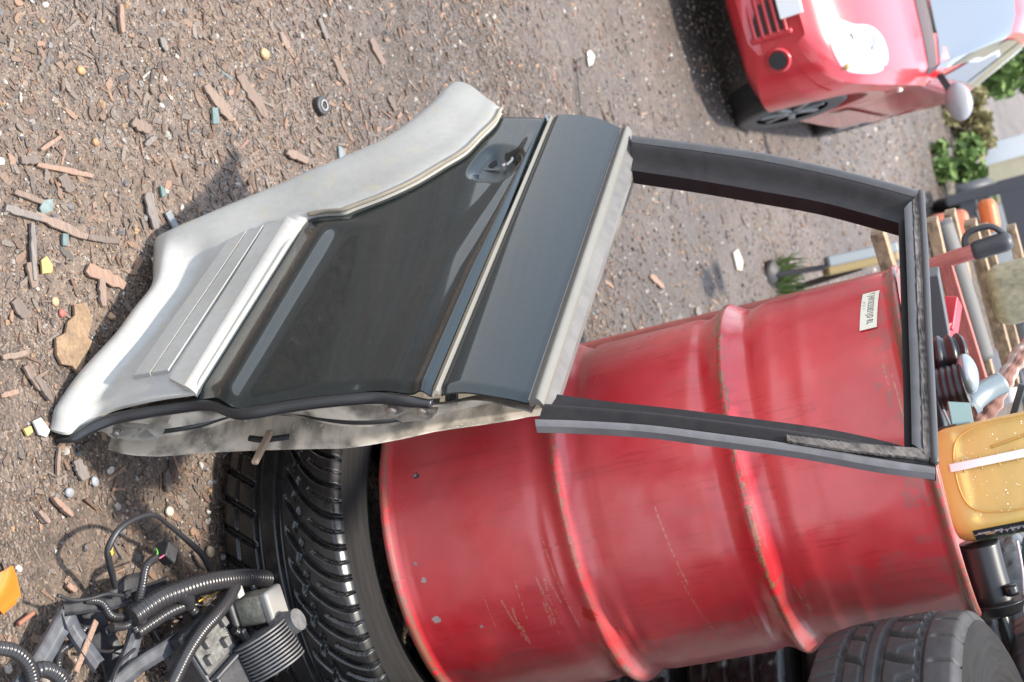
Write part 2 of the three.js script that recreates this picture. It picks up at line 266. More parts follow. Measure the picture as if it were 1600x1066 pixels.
  for (let i = 0; i < p.count; i++) {
    let x = p.getX(i), y = p.getY(i), z = p.getZ(i); const a = Math.atan2(x, z), r = Math.hypot(x, z);
    uv.setXY(i, (uv.getX(i) + 0.5) % 1.0001, y / DRUM.H);
    if (r > 0.28 && y > 0.03 && y < DRUM.H - 0.03) {   // shallow dents
      const dn = [[0.33, 0.26, 0.09, 0.006], [0.75, 0.56, 0.07, 0.006], [-0.3, 0.44, 0.12, 0.003], [0.2, 0.75, 0.1, 0.003], [0.05, 0.1, 0.1, 0.004], [0.9, 0.42, 0.1, 0.006], [0.45, 0.33, 0.05, 0.005], [0.62, 0.60, 0.045, 0.006], [-0.1, 0.28, 0.06, 0.004], [0.5, 0.16, 0.05, 0.004]];
      let k = 0; for (const [da, dy, dr, dd] of dn) k += dd * Math.exp(-(Math.pow((a - da) * 0.285 / dr, 2) + Math.pow((y - dy) / dr, 2)));
      k += (fbm(a * 5 + 20, y * 12, 3, 81) - 0.5) * 0.0032;
      const s = (r - k) / r; p.setX(i, x * s); p.setZ(i, z * s);
    }
  }
  // lathe u=0 starts at +z ; after the half-turn shift u=0.5 faces the viewer. Seam vertices keep u in 0..1
  { const nrow = prof.length; for (let s = 0; s <= 220; s++) for (let j = 0; j < nrow; j++) { const i = s * nrow + j; let u = s / 220 + 0.5; uv.setX(i, u); } }
  g.computeVertexNormals();
  part('shell', g, new THREE.MeshPhysicalMaterial({ map: paint, roughnessMap: rough, roughness: 1, clearcoat: 0.55, clearcoatRoughness: 0.22, side: THREE.DoubleSide }), d);
  // bung on the lid
  part('bung', new THREE.CylinderGeometry(0.033, 0.036, 0.012, 24).translate(-0.19, DRUM.H - 0.011, -0.09), mat(0.18, 0.09, 0.06, 0.6, { metalness: 0.4 }), d);
  // welded side seam
  // paper tag stuck near the top
  const cv = document.createElement('canvas'); cv.width = 512; cv.height = 176; const x = cv.getContext('2d');
  x.fillStyle = '#d9d2c0'; x.fillRect(0, 0, 512, 176); x.fillStyle = '#3b3a36';
  x.font = 'bold 92px sans-serif'; x.textBaseline = 'middle'; x.save(); x.translate(16, 74); x.scale(0.55, 1); x.fillText('Y JH01835851JD RL', 0, 0); x.restore();
  x.font = '34px sans-serif'; x.fillText('JH 35 11', 140, 146);
  const tt = new THREE.CanvasTexture(cv); tt.colorSpace = THREE.SRGBColorSpace;
  const A = -1.15, wA = 0.32, y0 = 0.812, y1 = 0.838;
  const G = [], B = [], U = [];
  for (let i = 0; i <= 14; i++) { const a = A + wA * i / 14, ro = [], rb = [], ru = []; for (let j = 0; j <= 3; j++) { const y = mix(y0, y1, j / 3) - 0.012 * (i / 14 - 0.5); const r = 0.2862 ; ro.push(new V3(Math.sin(a) * r, y, Math.cos(a) * r)); rb.push(new V3(Math.sin(a) * (r - 0.0007), y, Math.cos(a) * (r - 0.0007))); ru.push([i / 14, j / 3]); } G.push(ro); B.push(rb); U.push(ru); }
  const tag = part('paper_tag', slab(G, B, U), new THREE.MeshPhysicalMaterial({ map: tt, roughness: 0.8, side: THREE.DoubleSide }), d);
  tag.userData.label = 'cream paper tag printed with a long part number';
}
// ------------------------------------------------------------------ tyres
const rubberTex = mottle([0.014, 0.0135, 0.0135], 0.7, 91, { freq: 30, specks: [0.05, 0.048, 0.045], speckAmt: 0.04 });
const rubber = new THREE.MeshPhysicalMaterial({ map: rubberTex, roughness: 0.4, roughnessMap: tex(256, 256, (u, v) => 0.55 + 0.9 * (fbm(u * 14, v * 14, 4, 97, 14) - 0.3), { srgb: false }), side: THREE.DoubleSide });
const rubberDry = new THREE.MeshPhysicalMaterial({ map: mottle([0.032, 0.030, 0.030], 0.6, 93, { freq: 30, specks: [0.08, 0.075, 0.07], speckAmt: 0.04 }), roughness: 0.62, side: THREE.DoubleSide });
const sideRubber = new THREE.MeshPhysicalMaterial({ map: mottle([0.012, 0.0105, 0.010], 0.8, 95, { freq: 40, specks: [0.03, 0.026, 0.024], speckAmt: 0.06 }), roughness: 0.82, specularIntensity: 0.5, side: THREE.DoubleSide });
// tread of a tyre lying flat, axis y, centred at height 0. groove(theta, s) gives depth 0..1; s runs -1 (lower) .. 1 (upper)
function treadGeo(R, width, groove, depth, nA, nS) {
  const pos = [], uv = [], idx = [], hw = width / 2;
  const crown = s => R - 0.010 * Math.pow(Math.abs(s), 3) - 0.012 * smooth(0.9, 1.0, Math.abs(s));
  for (let i = 0; i <= nA; i++) for (let j = 0; j <= nS; j++) {
    const th = (i % nA) / nA * 2 * Math.PI, s = j / nS * 2 - 1;
    const r = crown(s) - depth * groove(th, s);
    pos.push(Math.sin(th) * r, s * hw, Math.cos(th) * r); uv.push(i / nA * 6, s * 0.4);
  }
  for (let i = 0; i < nA; i++) for (let j = 0; j < nS; j++) { const a = i * (nS + 1) + j, b = a + nS + 1; idx.push(a, b, a + 1, b, b + 1, a + 1); }
  const g = new THREE.BufferGeometry(); g.setAttribute('position', new THREE.Float32BufferAttribute(pos, 3)); g.setAttribute('uv', new THREE.Float32BufferAttribute(uv, 2)); g.setIndex(idx); g.computeVertexNormals(); return g;
}
function sideGeo(R, width, ri, up) {   // one sidewall with bead and a few moulded rings
  const pr = [], hw = width / 2, s = up ? 1 : -1;
  const add = (r, y) => pr.push(new THREE.Vector2(r, y * s));
  add(R - 0.022, hw); add(R - 0.030, hw + 0.004);
  for (let i = 0; i <= 16; i++) { const t = i / 16, r = mix(R - 0.034, ri + 0.012, t); add(r, hw + 0.006 + 0.010 * Math.sin(t * Math.PI) + 0.0012 * (i % 3 === 0)); }
  add(ri, hw - 0.004); add(ri - 0.004, hw - 0.02); add(ri + 0.006, hw - 0.035); add(ri + 0.05, hw - 0.03); add(R - 0.03, hw - 0.02); add(R - 0.024, 0);
  return new THREE.LatheGeometry(pr, 120);
}
function tyre(label, pos, R, width, ri, groove, { depth = 0.008, nA = 420, nS = 56, material = rubber, tilt = [0, 0, 0], group, name = 'tyre' } = {}) {
  const t = thing(name, label, 'tyre', pos, group); t.rotation.set(...tilt);
  part('tread', treadGeo(R, width, groove, depth, nA, nS), material, t);
  for (const up of [true, false]) part('sidewall', sideGeo(R, width, ri, up), sideRubber, t);
  return t;
}
const line = (x, c, w, e = 0.35) => 1 - smooth(w * (1 - e), w * (1 + e), Math.abs(x - c));
const frac = x => x - Math.floor(x);
// arched cross grooves on both flanks and two wide ring grooves
const grooveA = (th, s) => {
  let g = 0;
  g = Math.max(g, line(s, 0.06, 0.05), line(s, -0.30, 0.045), 0.7 * line(s, -0.66, 0.018));
  const N = 48, p = th / (2 * Math.PI) * N;
  if (s > 0.16) { const arch = 2.0 * Math.pow(1 - (s - 0.16) / 0.84, 2); g = Math.max(g, line(frac(p + arch) - 0.5, 0, mix(0.11, 0.065, smooth(0.2, 0.8, s))) * smooth(0.16, 0.22, s)); if (s > 0.55) g = Math.max(g, 0.7 * line(frac(p + arch + 0.5) - 0.5, 0, 0.028)); if (s < 0.60) g = Math.max(g, 0.55 * line(s - 0.42 + 0.10 * frac(p + arch), 0, 0.02)); }
  if (s < -0.36) { const q = p + 1.6 * Math.abs(s); g = Math.max(g, 0.9 * line(frac(q) - 0.5, 0, 0.09)); }
  return g * (1 - 0.6 * smooth(0.93, 1, Math.abs(s)));
};
const grooveB = (th, s) => {     // chunky road tyre: ring grooves, angled bars, slots on the shoulder
  let g = Math.max(line(s, 0.52, 0.035), line(s, 0.02, 0.04), line(s, -0.20, 0.02), line(s, -0.50, 0.035));
  const N = 34, p = th / (2 * Math.PI) * N;
  if (s > 0.06 && s < 0.5) g = Math.max(g, line(frac(p + 1.3 * Math.pow(0.5 - s, 1.6)) - 0.5, 0, 0.10), 0.8 * line(frac(p + 0.35 + 0.5 * s) - 0.5, 0, 0.10) * (s > 0.25 ? 1 : 0));
  if (s > 0.6) g = Math.max(g, 0.7 * line(frac(p) - 0.5, 0, 0.045) * smooth(0.62, 0.7, s));
  if (s < -0.22 && s > -0.5) g = Math.max(g, line(frac(p - 1.1 * s) - 0.5, 0, 0.09));
  if (s < -0.55) g = Math.max(g, 0.7 * line(frac(p * 1.5 + 0.3) - 0.5, 0, 0.05));
  return g * (1 - 0.7 * smooth(0.9, 1, Math.abs(s)));
};
const grooveC = (th, s) => Math.max(line(s, 0.45, 0.03), line(s, -0.1, 0.035), line(s, -0.55, 0.03), 0.55 * line(frac(th / (2 * Math.PI) * 44 + 0.8 * s) - 0.5, 0, 0.05));
tyre('wide black wet tyre lying flat on the dirt under the red drum', [0.324, 0.125, -2.412], 0.394, 0.228, 0.285, grooveA, { nA: 1300, nS: 100, depth: 0.010 });
for (const [k, x, z, y] of [[0, 0.86, -1.985, 0.113], [1, 0.865, -1.96, 0.348], [2, 0.90, -1.97, 0.583], [3, 0.905, -1.985, 0.818]])
  tyre(['bottom tyre of the stack right beside the red drum', 'second tyre up in the stack beside the red drum', 'third tyre up in the stack beside the red drum', 'fourth tyre up, directly under the slotted shoulder tyre of the stack'][k], [x, y, z], 0.32, 0.20, 0.20, grooveC, { material: rubberDry, nA: 240, nS: 40, group: 'tyres stacked beside the drum' });
tyre('worn tyre with slotted shoulder lying fifth up on the stack beside the drum', [0.824, 1.055, -2.0], 0.323, 0.205, 0.20, grooveB, { material: rubberDry, nA: 720, nS: 90, tilt: [0.02, 1.1, 0.03], depth: 0.0085, group: 'tyres stacked beside the drum' });
tyre('smooth grey tyre lying on top of the stack, slightly tilted', [0.945, 1.288, -2.40], 0.33, 0.20, 0.20, grooveC, { material: rubberDry, nA: 360, nS: 50, tilt: [-0.06, 0.3, 0.10], group: 'tyres stacked beside the drum' });
for (let k = 0; k < 6; k++) tyre(['ground tyre of the dark stack behind the yellow jug', 'second tyre up of the dark stack behind the jug', 'third tyre up of the dark stack behind the jug', 'fourth tyre up of the dark stack behind the jug', 'fifth tyre up of the dark stack behind the jug', 'topmost tyre of the dark stack behind the yellow jug'][k], [0.945 + 0.02 * (k % 2), 0.113 + k * 0.235, -3.04], 0.33, 0.20, 0.20, grooveC, { material: rubber, nA: 200, nS: 36, tilt: [0, k, 0], group: 'tyres stacked behind the yellow jug' });
// ------------------------------------------------------------------ car door leaning on the drum
const DO = onGround(75, 668), DP2 = onGround(235, 378);
const DU = DP2.clone().sub(DO).normalize();
const LEAN = 15 * Math.PI / 180;
const DNh = new V3(DU.z, 0, -DU.x); if (DNh.z < 0) DNh.negate();
const DN = DNh.clone().multiplyScalar(Math.cos(LEAN)).add(new V3(0, Math.sin(LEAN), 0));
const DV = new V3().crossVectors(DN, DU); if (DV.y < 0) DV.negate();
// outward bulge of the skin with height in the plane of the door
const bulge = interp([[-0.08, -0.03], [0, -0.008], [0.1, 0.0], [0.2, 0.004], [0.3, 0.013], [0.42, 0.021], [0.53, 0.022], [0.60, 0.016], [0.68, 0.003], [0.78, -0.020], [0.9, -0.042], [1.0, -0.062], [1.16, -0.098], [1.35, -0.145]]);
const dpos = (u, v, w) => DO.clone().addScaledVector(DU, u).addScaledVector(DV, v).addScaledVector(DN, w);
function uvOf(x, y, w) {        // pixel -> (u, v) on the skin (w undefined) or on the plane at depth w
  const d = ray(x, y); let ww = w ?? 0, u = 0, v = 0;
  for (let k = 0; k < 12; k++) {
    const o = DO.clone().addScaledVector(DN, ww).sub(camera.position), t = o.dot(DN) / d.dot(DN);
    const q = d.clone().multiplyScalar(t).add(camera.position).sub(DO); u = q.dot(DU); v = q.dot(DV);
    if (w === undefined) ww = bulge(v); else break;
  }
  return [u, v];
}
const UVs = (pts, w) => pts.map(p => uvOf(p[0], p[1], w));
// transfinite patch from four edge curves given in (u, v); off(s, t, u, v) is added to the bulge
function coons(c0, c1, d0, d1, ns, nt, off, thick = 0.004, useBulge = true) {
  const F = [], B = [], U = [];
  for (let i = 0; i <= ns; i++) {
    const f = [], b = [], q = [], s = i / ns;
    for (let j = 0; j <= nt; j++) {
      const t = j / nt, P = [0, 1].map(k => (1 - t) * c0[i][k] + t * c1[i][k] + (1 - s) * d0[j][k] + s * d1[j][k] - ((1 - s) * (1 - t) * c0[0][k] + s * (1 - t) * c0[ns][k] + (1 - s) * t * c1[0][k] + s * t * c1[ns][k]));
      const w = (useBulge ? bulge(P[1]) : 0) + off(s, t, P[0], P[1]);
      f.push(dpos(P[0], P[1], w)); b.push(dpos(P[0], P[1], w - thick)); q.push([P[0] * 2, P[1] * 2]);
    }
    F.push(f); B.push(b); U.push(q);
  }
  return slab(F, B, U);
}
const lin = (a, b, n) => Array.from({ length: n + 1 }, (_, i) => [mix(a[0], b[0], i / n), mix(a[1], b[1], i / n)]);
// ruled strip between two pixel polylines
function strip(A, B, ns, nt, off, thick, w) { const c0 = resample(UVs(A, w), ns), c1 = resample(UVs(B, w), ns); return coons(c0, c1, lin(c0[0], c1[0], nt), lin(c0[ns], c1[ns], nt), ns, nt, off, thick, w === undefined); }

const paintTex = mottle([0.006, 0.011, 0.012], 0.12, 101, { freq: 40, specks: [0.05, 0.045, 0.04], speckAmt: 0.015, size: 512 });
const paintRough = tex(512, 512, (u, v) => { const s = fbm(u * 3, v * 90, 3, 104, 3); return 0.2 + 0.25 * clamp(fbm(u * 40, v * 40, 4, 103, 40) - 0.35) + (s > 0.66 ? 0.1 : 0); }, { srgb: false });
const doorPaint = new THREE.MeshPhysicalMaterial({ map: paintTex, roughnessMap: paintRough, roughness: 1, specularIntensity: 0.25, clearcoat: 1, clearcoatRoughness: 0.05, ior: 1.5, side: THREE.DoubleSide });
const cladTex = tex(1024, 1024, (u, v) => {
  const n = fbm(u * 60, v * 60, 4, 111, 60), m = fbm(u * 5, v * 5, 4, 112, 5); let c = mixc([0.28, 0.272, 0.248], [0.345, 0.338, 0.315], clamp(0.55 + (m - 0.5) * 1.3 + (n - 0.5) * 0.7));
  const s = vnoise(u * 260, v * 260, 113, 260); if (s > 0.965) c = mixc(c, [0.16, 0.11, 0.07], 0.65); const l = fbm(u * 20, v * 20, 4, 115, 20); if (l > 0.66) c = mixc(c, [0.36, 0.32, 0.22], (l - 0.66) * 3); return c;
});
const cladMat = new THREE.MeshPhysicalMaterial({ map: cladTex, roughness: 0.5, clearcoat: 0.15, clearcoatRoughness: 0.4, side: THREE.DoubleSide });
const dustMetal = new THREE.MeshPhysicalMaterial({ map: tex(512, 512, (u, v) => { const n = fbm(u * 24, v * 24, 5, 121, 24), s = vnoise(u * 200, v * 200, 122, 200); let c = mixc([0.22, 0.195, 0.16], [0.66, 0.58, 0.48], clamp(0.55 + (n - 0.5) * 2.6)); if (s > 0.92) c = [0.62, 0.57, 0.5]; return c; }), roughness: 0.72, metalness: 0.15, side: THREE.DoubleSide });
const sealBlack = mat(0.016, 0.017, 0.019, 0.33);
const frameBlack = new THREE.MeshPhysicalMaterial({ map: mottle([0.012, 0.010, 0.010], 0.6, 131, { freq: 40 }), roughness: 0.5, specularIntensity: 0.45, side: THREE.DoubleSide });
const frameGrey = new THREE.MeshPhysicalMaterial({ map: mottle([0.045, 0.043, 0.046], 0.4, 133, { freq: 30 }), roughness: 0.5, metalness: 0.0, side: THREE.DoubleSide });
const gluedFelt = new THREE.MeshPhysicalMaterial({ map: mottle([0.075, 0.066, 0.06], 1.2, 135, { freq: 60 }), bumpMap: tex(256, 256, (u, v) => fbm(u * 60, v * 60, 3, 136, 60), { srgb: false }), bumpScale: 0.002, roughness: 0.95, side: THREE.DoubleSide });
const brightTrim = new THREE.MeshPhysicalMaterial({ map: mottle([0.15, 0.143, 0.125], 0.08, 137, { freq: 30, specks: [0.12, 0.11, 0.09], speckAmt: 0.02 }), roughness: 0.5, metalness: 0.15, side: THREE.DoubleSide });

const door = thing('car_door', 'dark green rear car door with white lower cladding leaning against the red drum', 'car door', [0, 0, 0]);
{
  // outline curves in photo pixels
  const bottomEdge = [[73, 661], [118, 593], [176, 529], [203, 492], [231, 455], [235, 420], [234, 383]];
  const archOuter = [[234, 383], [280, 360], [340, 333], [400, 308], [462, 282], [525, 257], [588, 229], [631, 201], [666, 172], [690, 146], [700, 140]];
  const archEnd = [[700, 140], [731, 145], [759, 161], [784, 178]];
  const lineE = [[306, 619], [471, 357]];
  const seal = [[471, 357], [484, 343], [509, 338], [538, 336], [556, 329], [603, 311], [650, 289], [697, 261], [728, 242], [753, 217], [775, 195], [784, 178]];
  const hingeClad = [[73, 661], [84, 678], [104, 676], [127, 655], [162, 638], [218, 629], [306, 619]];
  // --- white cladding: sill length, then wheel-arch length, meeting along one line
  const NT = 44, cornerLine = n => lin(uvOf(234, 383), uvOf(471, 357), n);
  const sillOff = t => interp([[0, -0.012], [0.05, 0.010], [0.14, 0.022], [0.26, 0.008], [0.38, -0.001], [0.5, 0.004], [0.8, 0.012], [1, 0.012]])(t);
  const archOff = t => interp([[0, -0.012], [0.06, 0.012], [0.2, 0.020], [0.7, 0.014], [0.96, 0.011], [1, 0.004]])(t);
  const sA = resample(UVs(bottomEdge), 60), sB = lin(uvOf(306, 619), uvOf(471, 357), 60);
  const hd = resample(UVs(hingeClad), NT);
  const geoSill = coons(sA, sB, hd, cornerLine(NT), 60, NT, (s, t) => mix(sillOff(t), archOff(t), smooth(0.82, 1, s)) - 0.014 * (1 - smooth(0, 0.06, s)) * (1 - t * 0.6), 0.005);
  const aA = resample(UVs(archOuter), 80), aB = resample(UVs(seal), 80);
  // the arch patch closes towards the tail along archEnd
  const geoArch = coons(aA, aB, cornerLine(NT), resample(UVs(archEnd), NT), 80, NT, (s, t) => archOff(t), 0.005);
  const clad = part('cladding', [geoSill, geoArch], cladMat, door);
  clad.userData.label = 'off-white plastic sill and wheel-arch cladding';
  // stepped ribs moulded on the sill
  const rib = (a0, a1, b0, b1, o) => { const c0 = lin(uvOf(...a0), uvOf(...a1), 30), c1 = lin(uvOf(...b0), uvOf(...b1), 30); return coons(c0, c1, lin(c0[0], c1[0], 8), lin(c0[30], c1[30], 8), 30, 8, (s, t) => o(s, t), 0.009); };
  part('rib', rib([212, 597], [360, 385], [239, 595], [389, 373], (s, t) => 0.0130 + 0.003 * t), cladMat, clad);
  part('rib', rib([241, 594], [391, 373], [268, 592], [416, 365], (s, t) => 0.0150 + 0.003 * t), cladMat, clad);
  part('rib', rib([270, 604], [418, 366], [292, 617], [452, 352], (s, t) => 0.0165 + 0.002 * t), cladMat, clad);
  part('chamfer', rib([292.5, 617], [452.5, 352], [307, 619], [472, 357], (s, t) => mix(0.0185, 0.006, t * t)), cladMat, clad);
  // beige foam seal between cladding and skin
  const sealC = resample(UVs(seal.slice(1)), 80);
  part('foam_seal', sweep(sealC.map(([u, v]) => dpos(u, v, bulge(v) + 0.010)), 0.0038, { n: 160, m: 8 }), new THREE.MeshPhysicalMaterial({ map: mottle([0.20, 0.175, 0.135], 0.9, 141, { freq: 50 }), roughness: 0.95 }), door);

  // --- dark skin below the trim strip
  const hingeEdge = [[306, 619], [335, 622], [365, 634], [390, 632], [440, 622], [490, 615], [540, 610], [588, 607], [625, 611], [673, 618]];
  const rearEdge = [[784, 178], [800, 179], [830, 180], [857, 183]];
  const NS = 150, NP = 96;
  const lowA = [...lin(uvOf(306, 619), uvOf(471, 357), 50).slice(0, 50), ...resample(UVs(seal), 100)];
  const trimA = lin(uvOf(673, 618), uvOf(857, 183), NS);
  const hc = uvOf(775, 255), hx = uvOf(797, 232), hy = uvOf(757, 285);
  const ax = [hx[0] - hy[0], hx[1] - hy[1]], al = Math.hypot(...ax), e1 = [ax[0] / al, ax[1] / al], e2 = [-e1[1], e1[0]];
  const dish = (u, v) => { const a = ((u - hc[0]) * e1[0] + (v - hc[1]) * e1[1]) / 0.052, b = ((u - hc[0]) * e2[0] + (v - hc[1]) * e2[1]) / 0.037; return -0.024 * (1 - smooth(0.40, 1.12, Math.pow(Math.pow(Math.abs(a), 3) + Math.pow(Math.abs(b), 3), 1 / 3))); };
  const bead = t => 0.010 * Math.exp(-Math.pow((t - 0.965) / 0.028, 2));
  const crease = (u, v) => -0.004 * Math.exp(-Math.pow((v - 0.29) / 0.02, 2));
  const skin = part('outer_skin', coons(lowA, trimA, resample(UVs(hingeEdge), NP), resample(UVs(rearEdge), NP), NS, NP, (s, t, u, v) => dish(u, v) + bead(t) + 0.009 * Math.exp(-Math.pow((t - 0.13) / 0.075, 2)) * (1 - smooth(0.30, 0.52, s)) + 0.003 * smooth(0.70, 0.84, t) * (1 - smooth(0.80, 0.95, s)) - 0.006 * (1 - smooth(0, 0.02, s)) - 0.004 * smooth(0.985, 1, s), 0.003), doorPaint, door);
  skin.userData.label = 'glossy dark green lower skin with an empty handle recess';
  // --- dark skin above the trim
  const upHinge = [[688, 613], [725, 613], [775, 620], [825, 628]], upRear = [[866, 184], [875, 182], [925, 187], [970, 201]];
  const beltA = lin(uvOf(825, 628), uvOf(970, 201), NS);
  part('upper_skin', coons(lin(uvOf(688, 613), uvOf(866, 184), NS), beltA, resample(UVs(upHinge), 50), resample(UVs(upRear), 50), NS, 50, (s, t) => 0.004 * Math.sin(t * Math.PI) + 0.002 * smooth(0, 0.06, t) + 0.0004 * Math.sin(t * 9 + 1.2 * s) - 0.005 * (1 - smooth(0, 0.02, s)), 0.003), doorPaint, door);
  part('trim_strip', strip([[676, 618.5], [859, 185]], [[686, 613.5], [864.5, 185]], 40, 6, (s, t) => 0.001 + 0.006 * Math.sin(Math.PI * clamp(t, 0.02, 0.98)), 0.006), brightTrim, door);
  part('belt_moulding', strip([[827, 628.5], [972, 203]], [[850, 636], [987, 207]], 40, 10, (s, t) => 0.003 + 0.009 * Math.sin(Math.PI * Math.pow(clamp(t, 0.03, 0.97), 1.3)), 0.012), brightTrim, door);
  part('belt_lip', strip([[826, 629], [971.5, 202.5]], [[828, 629.5], [973, 203]], 40, 3, () => 0.005, 0.006), brightTrim, door);
  part('glass_channel', strip([[848, 640], [986, 209]], [[872, 602], [992, 238]], 40, 6, (s, t) => -0.004 - 0.012 * t, 0.012), new THREE.MeshPhysicalMaterial({ map: mottle([0.13, 0.122, 0.115], 0.3, 143, { freq: 40 }), roughness: 0.55, metalness: 0.15, side: THREE.DoubleSide }), door);

  // --- handle recess
  const hp = (a, b, w) => { const u = hc[0] + e1[0] * a + e2[0] * b, v = hc[1] + e1[1] * a + e2[1] * b; return dpos(u, v, bulge(v) + w); };
  const housing = part('handle_housing', (() => { const F = [], B = []; for (let i = 0; i <= 20; i++) { const f = [], b = []; for (let j = 0; j <= 12; j++) { const a = mix(-0.044, 0.048, i / 20), q = mix(-0.032, 0.032, j / 12) * (1 - 0.35 * Math.pow(Math.abs(i / 10 - 1), 3)); const w = -0.0205 + 0.008 * Math.pow(j / 6 - 1, 2) + 0.008 * Math.pow(i / 10 - 1, 4); f.push(hp(a, q, w)); b.push(hp(a, q, w - 0.003)); } F.push(f); B.push(b); } return slab(F, B); })(), new THREE.MeshPhysicalMaterial({ map: mottle([0.085, 0.088, 0.086], 0.7, 151, { freq: 40 }), roughness: 0.6, metalness: 0.3, side: THREE.DoubleSide }), door);
  part('opening', (() => { const sh = []; for (const [a, b] of [[0.010, -0.024], [0.028, -0.026], [0.032, -0.016], [0.022, -0.010], [0.008, -0.014]]) sh.push(hp(a, b, -0.0165)); const c = hp(0.020, -0.018, -0.0165), g = new THREE.BufferGeometry(), p = []; sh.forEach((q, i) => { const n = sh[(i + 1) % sh.length]; p.push(c.x, c.y, c.z, q.x, q.y, q.z, n.x, n.y, n.z); }); g.setAttribute('position', new THREE.Float32BufferAttribute(p, 3)); g.computeVertexNormals(); return g; })(), mat(0.008, 0.008, 0.009, 0.8), housing);
  part('lever', bar(hp(-0.002, -0.026, -0.0165), hp(0.005, 0.002, -0.0165), 0.005, 0.003, DN), mat(0.10, 0.10, 0.095, 0.6), housing);
  part('pivot_pin', sweep([hp(0.006, 0.010, -0.016), hp(0.007, 0.010, -0.004)], 0.0035, { n: 4, m: 12 }), mat(0.55, 0.5, 0.47, 0.3, { metalness: 0.6 }), housing);
  part('pivot_clip', sweep([hp(0.012, 0.012, -0.010), hp(0.026, 0.016, -0.008), hp(0.034, 0.013, -0.009)], 0.003, { n: 10, m: 8 }), mat(0.4, 0.38, 0.34, 0.4, { metalness: 0.6 }), housing);
  part('lower_lip', sweep([hp(-0.022, -0.034, -0.008), hp(0.0, -0.0365, -0.006), hp(0.022, -0.034, -0.008)], 0.0028, { n: 30, m: 8 }), mat(0.10, 0.095, 0.085, 0.8), housing);

  // --- hinge side: rolled edge, jamb, inner lip
  const rolled = [[84, 679], [110, 676], [135, 661], [165, 648], [210, 638], [260, 630], [306, 624], [335, 626], [365, 637], [390, 636], [440, 627], [490, 620], [540, 615], [588, 612], [625, 616], [672, 622]];
  const roll = resample(UVs(rolled), 120).map(([u, v]) => dpos(u, v, bulge(v) - 0.012));
  part('edge_seal', sweep(roll, t => 0.0085 * (0.55 + 0.45 * smooth(0, 0.12, t) * (1 - 0.5 * smooth(0.93, 1, t))), { n: 200, m: 12 }), sealBlack, door);
  const WL = -0.105;
  const jamA = [[98, 679], [135, 663], [165, 650], [210, 640], [260, 633], [306, 628], [335, 630], [365, 641], [390, 640], [440, 631], [490, 624], [540, 619], [588, 616], [625, 619], [672, 624], [740, 614], [800, 626], [828, 634]];
  const lipTop = [[135, 690], [165, 684], [200, 686], [260, 682], [315, 672], [365, 656], [402, 650], [465, 652], [500, 660], [550, 667], [600, 666], [640, 660], [675, 652], [725, 640], [775, 629], [815, 628], [835, 634], [848, 638]];
  const lipLow = [[140, 696], [165, 697], [190, 705], [240, 709], [315, 704], [390, 700], [460, 698], [500, 697], [540, 696], [600, 687], [640, 679], [675, 671], [720, 664], [750, 660], [800, 652], [825, 647], [842, 644], [853, 641]];
  const ja = resample(UVs(jamA), 120).map(([u, v]) => dpos(u, v, bulge(v) - 0.014)), jb = resample(UVs(lipTop, WL), 120).map(([u, v]) => dpos(u, v, WL));
  const jw = resample(UVs(lipLow, WL), 120).map(([u, v]) => dpos(u, v, WL - 0.006));
  const grid = (A, B, n, sag) => A.map((a, i) => Array.from({ length: n + 1 }, (_, j) => a.clone().lerp(B[i], j / n).addScaledVector(DU, sag * Math.sin(Math.PI * j / n))));
  part('jamb', slab(grid(ja, jb, 10, 0.016)), new THREE.MeshPhysicalMaterial({ map: tex(512, 512, (u, v) => { const n = fbm(u * 20, v * 20, 5, 161, 20); return mixc([0.14, 0.12, 0.10], [0.60, 0.54, 0.45], clamp(0.52 + (n - 0.5) * 2.6)); }), roughness: 0.65, metalness: 0.1, side: THREE.DoubleSide }), door);
  part('weatherstrip', sweep(jb.map((p, i) => p.clone().addScaledVector(DN, 0.012)), t => 0.006 * (0.5 + 0.5 * Math.sin(Math.PI * t)), { n: 160, m: 10 }), sealBlack, door);
  const lipBack = jw.map(p => p.clone().addScaledVector(DN, -0.02).addScaledVector(DU, 0.05));
  part('inner_lip', [slab(grid(jb, jw, 6, -0.010)), slab(grid(jw, lipBack, 6, -0.008))], dustMetal, door);
  // inner shell closing the back of the door below the belt
  const shellEdge = [...jw.filter((_, i) => i % 4 === 0)];
  const rearPx = [[235, 400], [290, 365], [400, 318], [525, 265], [620, 220], [680, 175], [715, 152], [760, 165], [800, 182], [860, 186], [925, 190], [984, 210]];
  const ra = resample(UVs(rearPx), 30).map(([u, v]) => dpos(u, v, bulge(v) - 0.004)), rb = resample(UVs(rearPx), 30).map(([u, v]) => dpos(u - 0.02, v, Math.min(bulge(v), 0) - 0.085));
  part('rear_jamb', slab(grid(ra, rb, 6, 0)), dustMetal, door);
  part('inner_shell', slab(shellEdge.map((p, i) => Array.from({ length: 13 }, (_, j) => p.clone().lerp(rb[i], j / 12).addScaledVector(DN, -0.012 * Math.sin(Math.PI * j / 12))))), dustMetal, door);
  // hinge hardware
  const hj = (x, y, w) => { const [u, v] = uvOf(x, y, w); return dpos(u, v, w); };
  const galv = new THREE.MeshPhysicalMaterial({ map: mottle([0.74, 0.70, 0.63], 0.4, 171, { freq: 20, specks: [0.3, 0.15, 0.08], speckAmt: 0.03 }), roughness: 0.45, metalness: 0.25, side: THREE.DoubleSide });
  const platePx = [[596, 630], [604, 640], [618, 648], [630, 655], [648, 653], [672, 652], [684, 640], [688, 622], [668, 624], [640, 626], [612, 626]];
